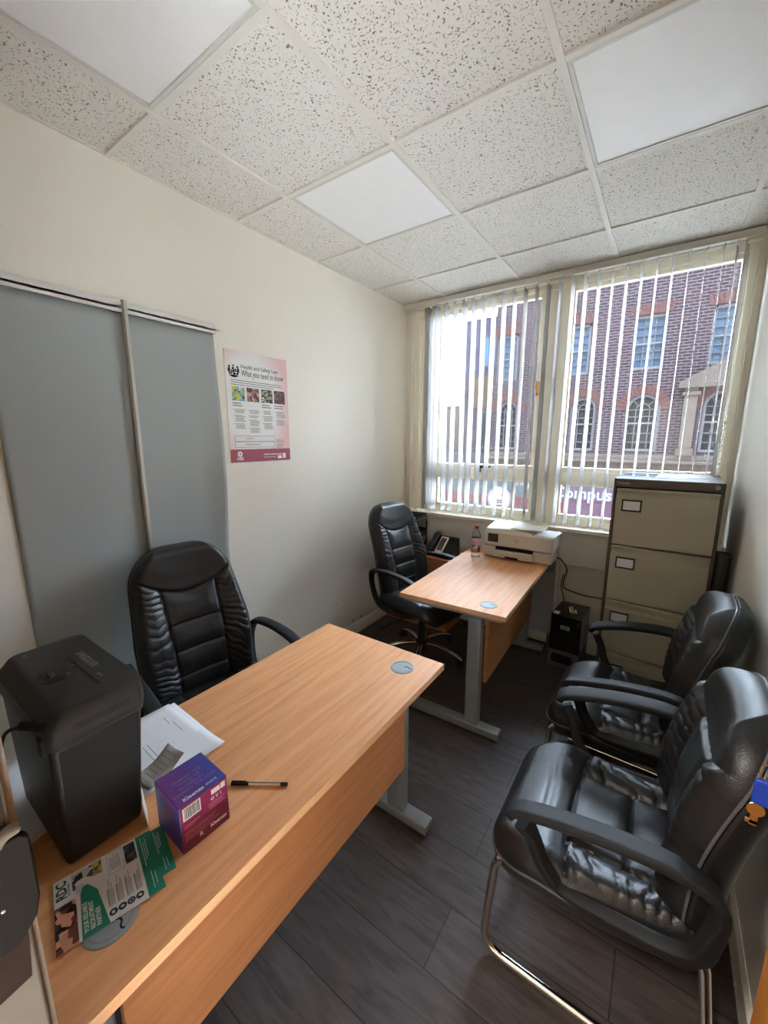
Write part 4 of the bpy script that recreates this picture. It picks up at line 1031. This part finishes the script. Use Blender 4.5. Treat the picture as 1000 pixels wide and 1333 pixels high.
# after rotation: local y runs along the long edge away from the camera-left, local x to the world +x side
def LQ(mb, pts, z0, z1): return mb.prism(pts, z0, z1)
def Lp(u, v): return (-LW*u, LH*v)   # u: 0 at the right (reader bottom) .. 1 ; v: 0 left end .. 1 right end
LQ(MB(), [Lp(0, 0), Lp(0, 1), Lp(1, 1), Lp(1, 0)], 0, .0005).build('sheet', 'leafwhite', lf)
LQ(MB(), [Lp(0, .83), Lp(0, 1), Lp(1, 1), Lp(1, .83)], .0005, .0008).build('green_band', 'green', lf)
LQ(MB(), [Lp(.0, .215), Lp(0, .46), Lp(.55, .39), Lp(.70, .31), Lp(.70, .26), Lp(.62, .235)], .0005, .0008).build('green_block', 'green', lf)
LQ(MB(), [Lp(.0, .0), Lp(0, .19), Lp(.60, .19), Lp(.60, .0)], .0005, .0007).build('crowd_photo', photomat('leaflet_crowd', [(0, srgb(40, 32, 30)), (.35, srgb(196, 140, 110)), (.55, srgb(120, 60, 50)), (.7, srgb(74, 70, 72)), (.85, srgb(220, 160, 130))], 75, 5), lf)
LQ(MB(), [Lp(.66, .17), Lp(.66, .30), Lp(.82, .40), Lp(.97, .36), Lp(.97, .17)], .0005, .0007).build('team_photo', photomat('leaflet_team', [(0, srgb(214, 204, 190)), (.4, srgb(60, 64, 72)), (.6, srgb(190, 176, 160)), (.85, srgb(44, 44, 48))], 85, 6), lf)
LQ(MB(), [Lp(.76, .37), Lp(.76, .46), Lp(.98, .46), Lp(.98, .37)], .0005, .0008).build('yellow_photo', photomat('leaflet_yellow', [(0, srgb(196, 160, 84)), (.6, srgb(150, 120, 60)), (.8, srgb(90, 80, 50))], 110, 7), lf)
LQ(MB(), [Lp(.66, .69), Lp(.66, .81), Lp(.97, .81), Lp(.97, .69)], .0005, .0008).build('office_photo', photomat('leaflet_office', [(0, srgb(50, 40, 42)), (.45, srgb(90, 78, 84)), (.7, srgb(120, 118, 140)), (.85, srgb(36, 30, 30))], 120, 8), lf)
def LT(u, v, z=.0008): x, y = Lp(u, v); return basis((x, y, z), (-1, 0, 0), (0, -1, 0))
for s_, v_ in (('YOUR RELIABLE', .28), ('RECRUITMENT', .335), ('PARTNER', .39)): text('headline', s_, LT(.06, v_), .0098, 'leafwhite', lf, bold=.0002, sx=.86)
M['teal'] = mat('leaflet_teal_ink', srgb(24, 70, 66), .5)
text('logo', 'RDC', LT(.68, .115, .0006), .022, 'teal', lf, bold=.0006, sx=.88)
text('logo_line', 'RECRUITMENT', LT(.69, .145, .0006), .0042, 'inkdark', lf)
lnm = MB()
r_ = random.Random(8)
def lline(u0, u1, v, th=.0010, z=.0006): 
    x0, y = Lp(u0, v); x1, _ = Lp(u1, v); lnm.box(min(x0, x1), max(x0, x1), y, y+th, .0004, z)
for v0_ in (.47, .555, .645, .735):
    lline(.20, .42+r_.random()*.14, v0_, .0018)
    for k in range(4): lline(.20, .42+r_.random()*.18, v0_+.017+k*.0125, .0009)
for k in range(7): lline(.70, .90+r_.random()*.05, .535+k*.016, .0009)
lline(.64, .98, .512, .0006); lline(.64, .98, .665, .0006)
for u_ in (.64, .98):
    x0, y0 = Lp(u_, .512); x1, y1 = Lp(u_, .669); lnm.box(x0-.0003, x0+.0003, y0, y1, .0004, .0006)
lnm.build('small_print', 'ink', lf)
ic = MB(); ig = MB()
for k in range(4):
    x, y = Lp(.11, .50+.085*k)
    ic.lathe([(.0066, 0), (.0066, .0004)], 24, Matrix.Translation((x, y, .0005)))
    if k == 0: ig.box(x-.002, x+.003, y-.0025, y+.0018, .0009, .0011)
    if k == 1: ig.box(x-.003, x+.003, y-.0006, y+.0008, .0009, .0011).box(x-.001, x+.001, y-.003, y+.003, .0009, .0011)
    if k == 2: ig.lathe([(.0028, 0), (.0034, 0), (.0034, .0002), (.0028, .0002)], 16, Matrix.Translation((x, y, .0009)), cap=False)
    if k == 3: ig.prism([(x-.003, y), (x, y-.003), (x+.003, y+.001), (x, y+.0035)], .0009, .0011)
ic.build('icon_disc', mat('icon_navy', srgb(34, 40, 56), .5), lf); ig.build('icon_glyph', 'leafwhite', lf)
gl_ = MB()
for k, (u0, u1, v_) in enumerate(((.45, .95, .872), (.55, .85, .895), (.60, .90, .918), (.08, .34, .90), (.12, .30, .935))):
    x0, y = Lp(u0, v_); x1, _ = Lp(u1, v_); gl_.box(min(x0, x1), max(x0, x1), y, y+.0010, .0008, .0010)
gl_.build('contact_lines', 'leafwhite', lf)
l2 = copy_tree(lf); l2['label'] = 'green leaflet mostly hidden underneath the upper leaflet, by the tissue box'
for x_ in (lf, l2): x_['group'] = 'recruitment leaflets on the near desk'
l2.location = (1.432+.0055-.024, -.150+.024+.006, DZ+.0026); l2.rotation_euler = (0, 0, ang_-PI/2); l2.scale = (.8, 1, 1)

# ------------------------------------------------------------------ papers and pen on the near desk
pA = sheet_obj('paper_sheet', 1.083, .193, DZ, .30, .213, -.04, 'paper', 'white printed sheet on the near desk behind the tissue box, its corner curling', curl=.012)
q = MB()
for (x0, x1, y) in ((-.02, .10, -.03), (-.02, .085, -.042), (-.10, -.06, .05), (-.06, .0, .06)): q.box(x0, x1, y, y+.0012, .0018, .0022)
q.build('printed_lines', 'ink', pA)
pB = sheet_obj('paper_sheet', 1.078, .187, DZ-.0002, .30, .205, -.015, 'paper', 'white sheet lying directly under the curling printed sheet', curl=0.)
sheet_obj('paper_sheet', .815, -.07, DZ, .297, .19, .3, 'paper', 'white sheet at the left edge of the view, behind the shredder') .location = (1.0, -.0, DZ) if False else (.985, -.075, DZ)
rc = MB(); vs = []; fs = []
for j in range(9):
    for i in range(6):
        vs.append((i*.014, j*.012, .009+.03*(j/8)**2+.002*math.sin(i*1.3+j)))
for j in range(8):
    for i in range(5): k_ = j*6+i; fs.append((k_, k_+1, k_+7, k_+6))
o = rc.add(vs, fs).build('receipt', 'paper_grey', ang=80); o.modifiers.new('s', 'SOLIDIFY').thickness = .0004
o.location = (1.155, .088, DZ-.004); o.rotation_euler = (0, 0, .1); tag(o, 'small creased grey receipt leaning beside the shredder on the white sheets', 'receipt')
q = MB()
for j in range(7):
    y = .010+j*.012; zz = .0125+.03*(y/.096)**2
    q.box(.012, .055, y, y+.0012, zz, zz+.0004)
q.build('printed_lines', 'ink', o)
cd = MB().box(-.002, .0, 0, .05, 0, .062, Matrix.Rotation(-.08, 4, 'Y')).build('white_card', 'paper', bevel=.0004); cd.location = (1.312, .052, DZ); tag(cd, 'small white card propped between the shredder and tissue box', 'card'); cd.rotation_euler = (0, 0, 1.2)

pn = empty('ballpoint_pen', (1.374, .225, DZ+.0045), math.atan2(.075, .111)); tag(pn, 'white ballpoint pen with black cap and end on the near desk', 'pen')
MB().cyl((.035, 0, 0), (.122, 0, 0), .0038, 12).build('barrel', 'white', pn)
MB().cyl((.035, 0, .0), (.122, 0, .0), .0015, 6).box(.035, .122, -.0012, .0012, .0034, .0041).build('ink_tube', 'inkdark', pn)
MB().cyl((-.004, 0, 0), (.040, 0, 0), .0045, 14).box(-.002, .034, -.0015, .0015, .004, .0075).build('cap', 'blackgloss', pn, bevel=.0006)
MB().cyl((.120, 0, 0), (.138, 0, 0), .0044, 14).build('end_plug', 'blackgloss', pn, bevel=.001)

# ------------------------------------------------------------------ street outside
ex = empty('brick_building', (0, 14, 0)); tag(ex, 'dark red brick building with arched windows across the street', 'building')
Yo = 14.
WIN = [(-3.95, .62), (-2.62, .72), (-.48, .86), (1.46, .80), (3.28, .86), (5.1, .86)]
ARCH = [(-2.5, .68), (-.10, .72), (1.50, .86), (3.3, .8), (5.1, .8)]
# facade with real openings : built as boxes between openings, arches as prisms
def facade(holes, x0, x1, z0, z1, y0, y1):
    mb = MB(); xs_ = sorted(holes)
    cur = x0
    for (a, b, c, d) in xs_:
        mb.box(cur, a, y0, y1, z0, z1); mb.box(a, b, y0, y1, z0, c); mb.box(a, b, y0, y1, d, z1); cur = b
    mb.box(cur, x1, y0, y1, z0, z1); return mb
h1 = [(c-w_/2, c+w_/2, 3.55, 5.03) for c, w_ in WIN if c > -3]
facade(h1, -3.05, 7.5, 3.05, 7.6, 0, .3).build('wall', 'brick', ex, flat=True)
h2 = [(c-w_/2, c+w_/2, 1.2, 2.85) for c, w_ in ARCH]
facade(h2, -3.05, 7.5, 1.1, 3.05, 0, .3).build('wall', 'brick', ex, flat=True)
for c, w_ in ARCH:    # spandrels closing the square opening to an arch
    r = w_/2; pts = [(c-r, 2.851), (c-r, 2.85-r)]+[(c-r*math.cos(PI*k/16), 2.85-r+r*math.sin(PI*k/16)) for k in range(1, 9)]
    a_ = MB(); mt = Matrix(((1, 0, 0, 0), (0, 0, 1, 0), (0, 1, 0, 0), (0, 0, 0, 1)))
    a_.prism(pts+[(c, 2.851)], .002, .28, mt); a_.prism([(2*c-x, z) for x, z in pts]+[(c, 2.851)], .002, .28, mt)
    a_.build('spandrel', 'brick', ex, flat=True)
    ar = MB()
    for k in range(17):
        a0, a1 = PI*(k+.06)/17, PI*(k+.94)/17; r0, r1 = r+.02, r+.26
        ar.prism([(c-r0*math.cos(a0), 2.85-r+r0*math.sin(a0)), (c-r1*math.cos(a0), 2.85-r+r1*math.sin(a0)), (c-r1*math.cos(a1), 2.85-r+r1*math.sin(a1)), (c-r0*math.cos(a1), 2.85-r+r0*math.sin(a1))], -.015, .02, mt)
    ar.build('brick_arch', 'brick_red', ex, flat=True)
    sw = empty('arched_window', (c, 0, 0)); sw.parent = ex
    f_ = MB(); f_.box(-r, -r+.07, .04, .14, 1.2, 2.85-r).box(r-.07, r, .04, .14, 1.2, 2.85-r).box(-r, r, .02, .16, 1.2, 1.27).box(-r, r, .05, .13, 2.0, 2.05)
    f_.sweep([(-(r-.035)*math.cos(PI*k/20), .09, 2.85-r+(r-.035)*math.sin(PI*k/20)) for k in range(21)], [(-.035, -.05), (.035, -.05), (.035, .05), (-.035, .05)], up=(0, 1, 0))
    for x in (-r*.4, r*.4): f_.box(x-.012, x+.012, .07, .11, 1.27, 2.85-r)
    for z in (1.47, 1.73, 2.22, 2.85-r): f_.box(-r+.07, r-.07, .07, .11, z-.012, z+.012)
    f_.sweep([(-(r*.4)*math.cos(PI*k/12), .09, 2.85-r+(r*.4)*math.sin(PI*k/12)) for k in range(13)], [(-.012, -.02), (.012, -.02), (.012, .02), (-.012, .02)], up=(0, 1, 0))
    for a in (PI/4, PI/2, 3*PI/4): f_.cyl((-r*.4*math.cos(a), .09, 2.85-r+r*.4*math.sin(a)), (-(r-.05)*math.cos(a), .09, 2.85-r+(r-.05)*math.sin(a)), .012, 6)
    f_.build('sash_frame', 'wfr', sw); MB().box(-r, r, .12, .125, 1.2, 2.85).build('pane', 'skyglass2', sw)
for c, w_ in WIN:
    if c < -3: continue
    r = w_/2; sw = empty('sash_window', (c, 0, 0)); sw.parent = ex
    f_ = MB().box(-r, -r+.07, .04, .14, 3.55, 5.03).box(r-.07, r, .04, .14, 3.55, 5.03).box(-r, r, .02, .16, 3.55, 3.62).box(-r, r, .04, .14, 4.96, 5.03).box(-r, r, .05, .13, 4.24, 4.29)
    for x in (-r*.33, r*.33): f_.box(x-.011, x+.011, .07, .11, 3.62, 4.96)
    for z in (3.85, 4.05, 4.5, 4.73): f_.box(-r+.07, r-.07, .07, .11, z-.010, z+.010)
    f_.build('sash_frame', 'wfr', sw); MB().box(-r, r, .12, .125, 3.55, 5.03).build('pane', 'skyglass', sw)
    ar = MB(); n_ = 11
    for k in range(n_):
        x0 = -r-.1+(w_+.2)*k/n_; ar.add([(c+x0+.005, -.015, 5.05), (c+x0+(w_+.2)/n_-.005, -.015, 5.05), (c+x0*1.12+(w_+.2)/n_-.005, -.015, 5.33), (c+x0*1.12+.005, -.015, 5.33)], [(0, 1, 2, 3)])
    ar.build('flat_arch', 'brick_red', ex, flat=True)
# stone doorcase at right and string courses
MB().box(2.45, 2.75, -.12, 0, 1.1, 2.95).box(2.40, 2.80, -.16, 0, 2.75, 2.85).box(2.40, 2.80, -.16, 0, 1.1, 1.3).box(2.3, 6, -.2, 0, 2.95, 3.12).build('doorcase', 'stone', ex, bevel=.01)
MB().prism([(2.3, 3.12), (4.6, 3.12), (3.45, 3.75)], -.18, 0, Matrix(((1, 0, 0, 0), (0, 0, 1, 0), (0, 1, 0, 0), (0, 0, 0, 1)))).build('pediment', 'stone', ex)
MB().box(-3.05, 7.5, -.08, .3, .62, 1.1).box(-3.05, 7.5, -.30, .3, .42, .62).box(-3.05, 7.5, -.16, .3, .86, .94).build('stone_course', 'stone', ex, bevel=.01)
MB().box(-3.05, 7.5, .05, .3, -3, .42).build('shopfront_wall', 'shopfront', ex)

pb = empty('painted_building', (0, 14.6, 0)); tag(pb, 'lilac painted building beyond the brick one, seen through the left window pane', 'building')
MB().box(-4.55, -3.06, 0, .4, 3.9, 5.9).build('upper_wall', 'brick_blue', pb, flat=True)
MB().box(-4.55, -3.06, 0, .4, 1.0, 3.9).build('lower_wall', 'brick', pb, flat=True)
MB().box(-4.2, -3.06, -.12, 0, 2.7, 3.85).build('stone_sign_band', mat('buff_band', ext(186, 164, 128), .7), pb, bevel=.02)
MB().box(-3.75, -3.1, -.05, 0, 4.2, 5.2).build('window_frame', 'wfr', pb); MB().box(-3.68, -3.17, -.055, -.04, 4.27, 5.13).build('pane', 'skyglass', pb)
MB().box(-3.75, -3.1, -.05, 0, 1.2, 2.6).build('window_frame', 'wfr', pb); MB().box(-3.68, -3.17, -.055, -.04, 1.27, 2.53).build('pane', 'skyglass2', pb)
MB().box(-6.5, -3.06, -.2, .4, -3, 1.0).build('shopfront', 'shopfront', pb)
MB().box(-8.5, -4.55, .6, 1.0, -3, 2.9).build('rear_wall', 'stone', pb, flat=True)

# shop fascias
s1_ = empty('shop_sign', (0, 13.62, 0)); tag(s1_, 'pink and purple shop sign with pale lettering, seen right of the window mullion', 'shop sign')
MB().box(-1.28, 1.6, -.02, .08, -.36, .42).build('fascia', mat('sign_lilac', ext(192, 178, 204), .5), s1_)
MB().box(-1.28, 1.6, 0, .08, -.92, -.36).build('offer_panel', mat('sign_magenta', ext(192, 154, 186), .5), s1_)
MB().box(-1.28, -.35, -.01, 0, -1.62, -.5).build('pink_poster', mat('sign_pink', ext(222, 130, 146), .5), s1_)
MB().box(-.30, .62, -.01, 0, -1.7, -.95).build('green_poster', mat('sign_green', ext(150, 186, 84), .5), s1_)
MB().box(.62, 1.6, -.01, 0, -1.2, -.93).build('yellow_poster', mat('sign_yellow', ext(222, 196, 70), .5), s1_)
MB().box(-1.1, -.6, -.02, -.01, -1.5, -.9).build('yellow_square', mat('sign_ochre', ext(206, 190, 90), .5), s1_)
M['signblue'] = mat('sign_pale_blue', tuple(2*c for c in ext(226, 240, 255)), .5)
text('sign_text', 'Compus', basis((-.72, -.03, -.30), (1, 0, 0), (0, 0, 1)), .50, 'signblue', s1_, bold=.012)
for k, (s_, x0) in enumerate((('EP', -1.0), ('repairs', -.1), ('unlocking', -.1))):
    text('sign_line', s_, basis((x0, -.01, -.60-.13*k), (1, 0, 0), (0, 0, 1)), (.20 if k else .26), 'signblue' if k == 0 else mat('sign_lilac_text', ext(226, 206, 236), .5), s1_)
s2_ = empty('shop_sign', (0, 13.60, 0)); tag(s2_, 'teal shop sign with red strip and round white face emblem, left of the mullion', 'shop sign')
MB().box(-4.6, -1.42, 0, .08, -.95, .35).build('fascia', mat('sign_teal', ext(176, 198, 204), .5), s2_)
MB().box(-4.6, -1.42, -.01, .08, -.75, -.42).build('red_strip', mat('sign_red', ext(214, 150, 152), .5), s2_)
MB().lathe([(.42, 0), (.42, .03)], 40, Matrix.Translation((-2.50, -.01, -.52)) @ Matrix.Rotation(PI/2, 4, 'X')).build('emblem_disc', mat('emblem_white', tuple(2.2*c for c in ext(250, 250, 250)), .5), s2_)
e_ = MB().lathe([(.38, 0), (.40, 0), (.40, .006), (.38, .006)], 40, Matrix.Translation((-2.50, -.04, -.52)) @ Matrix.Rotation(PI/2, 4, 'X'), cap=False)
for x in (-2.60, -2.40): e_.lathe([(.035, 0), (.035, .006)], 12, Matrix.Translation((x, -.04, -.38)) @ Matrix.Rotation(PI/2, 4, 'X'))
e_.box(-2.72, -2.28, -.05, -.04, -.60, -.56).box(-2.74, -2.26, -.05, -.04, -.68, -.635).box(-2.68, -2.32, -.05, -.04, -.80, -.74)
e_.build('emblem_marks', 'inkdark', s2_)
text('sign_text', 'shop', basis((-2.05, -.012, -.02), (1, 0, 0), (0, 0, 1)), .34, 'signblue', s2_)
MB().box(-4.2, -3.1, -.02, 0, -2.4, -.95).box(-1.9, -1.5, -.02, 0, -2.4, -.95).build('shop_window', 'skyglass2', s2_)
struct(MB().box(-14, 14, YW+.16, 20, -3.15, -3.0).build('street_ground', mat('pale_bounce_ground', srgb(166, 164, 160), .85, var=.1, vscale=1), flat=True))  # unseen ground, kept pale to bounce daylight up to the ceiling
# own facade around the window, made tall and wide, unseen, to shade the street
struct(MB().box(-22, XL-.1, YW+.0, YW+.15, -3, 16).box(XR+.1, 22, YW, YW+.15, -3, 16).box(XL-.1, XR+.1, YW, YW+.15, -3, -.06).box(XL-.1, XR+.1, YW, YW+.15, H+.06, 16).build('wall_street_side', 'ownbrick', flat=True))

for o_ in (ex, pb, s1_, s2_):
    for c_ in o_.children_recursive:
        for m_ in getattr(c_.data, 'materials', []) if c_.data else []:
            m_.node_tree.nodes['Principled BSDF'].inputs['Specular IOR Level'].default_value = .03
# ------------------------------------------------------------------ light
w_ = bpy.data.worlds.new('sky'); SC.world = w_; w_.use_nodes = True; nt = w_.node_tree
bg = nt.nodes['Background']; tc = nt.nodes.new('ShaderNodeTexCoord'); sp = nt.nodes.new('ShaderNodeSeparateXYZ')
nt.links.new(tc.outputs['Generated'], sp.inputs[0])
c_ = ramp(nt, sp.outputs['Z'], [(0, (.88, .92, .96)), (.10, (.84, .91, 1.0)), (.35, (.74, .86, 1.0)), (1, (.66, .80, 1.0))])
nt.links.new(c_, bg.inputs['Color']); bg.inputs['Strength'].default_value = 5

def area(name, loc, rot, sx, sy, power, col):
    l = bpy.data.lights.new(name, 'AREA'); l.shape = 'RECTANGLE'; l.size = sx; l.size_y = sy; l.energy = power; l.color = col
    o = bpy.data.objects.new(name, l); COL.objects.link(o); o.location = loc; o.rotation_euler = rot; return o

# corridor behind the doorway; its lamp is an added fill for the room
struct(MB().box(.9, 3.4, -2.2, -2.1, 0, H).box(.8, .9, -2.2, YB-.14, 0, H).box(3.4, 3.5, -2.2, YB-.14, 0, H).box(.8, 3.5, -2.2, YB-.14, H, H+.1).box(XR+.1, 3.5, YB-.16, YB-.14, 0, H).build('wall_corridor', 'backwall', flat=True))
area('corridor_fill_light', (1.35, -.95, H-.03), (0, 0, 0), .6, .6, 13, (1, .93, .84))
sl = bpy.data.lights.new('sun', 'SUN'); sl.energy = 5; sl.angle = math.radians(2); sl.color = (1, .95, .86)
so = bpy.data.objects.new('sun', sl); COL.objects.link(so); so.rotation_euler = Vector((.75, -.45, -.55)).to_track_quat('-Z', 'Y').to_euler()

# ------------------------------------------------------------------ camera
cam = bpy.data.cameras.new('camera'); co = bpy.data.objects.new('camera', cam); COL.objects.link(co); SC.camera = co
cam.sensor_fit = 'HORIZONTAL'; cam.sensor_width = 36; cam.lens = 36*518.54/1000; cam.clip_start = .02
yaw, pit = .6101, -.1829
fw = Vector((-math.sin(yaw)*math.cos(pit), math.cos(yaw)*math.cos(pit), math.sin(pit))); rt_ = Vector((math.cos(yaw), math.sin(yaw), 0)); up = rt_.cross(fw)
m = Matrix((rt_, up, -fw)).transposed().to_4x4(); m.translation = (2.1755, -.2609, 1.585); co.matrix_world = m

SC.view_settings.view_transform = 'Standard'; SC.view_settings.look = 'None'; SC.view_settings.gamma = 1; SC.view_settings.use_curve_mapping = False
SC.view_settings.exposure = 3.38
SC.cycles.max_bounces = 12; SC.cycles.diffuse_bounces = 8; SC.cycles.transparent_max_bounces = 24; SC.cycles.caustics_reflective = False; SC.cycles.caustics_refractive = False
SC.cycles.sample_clamp_indirect = 6
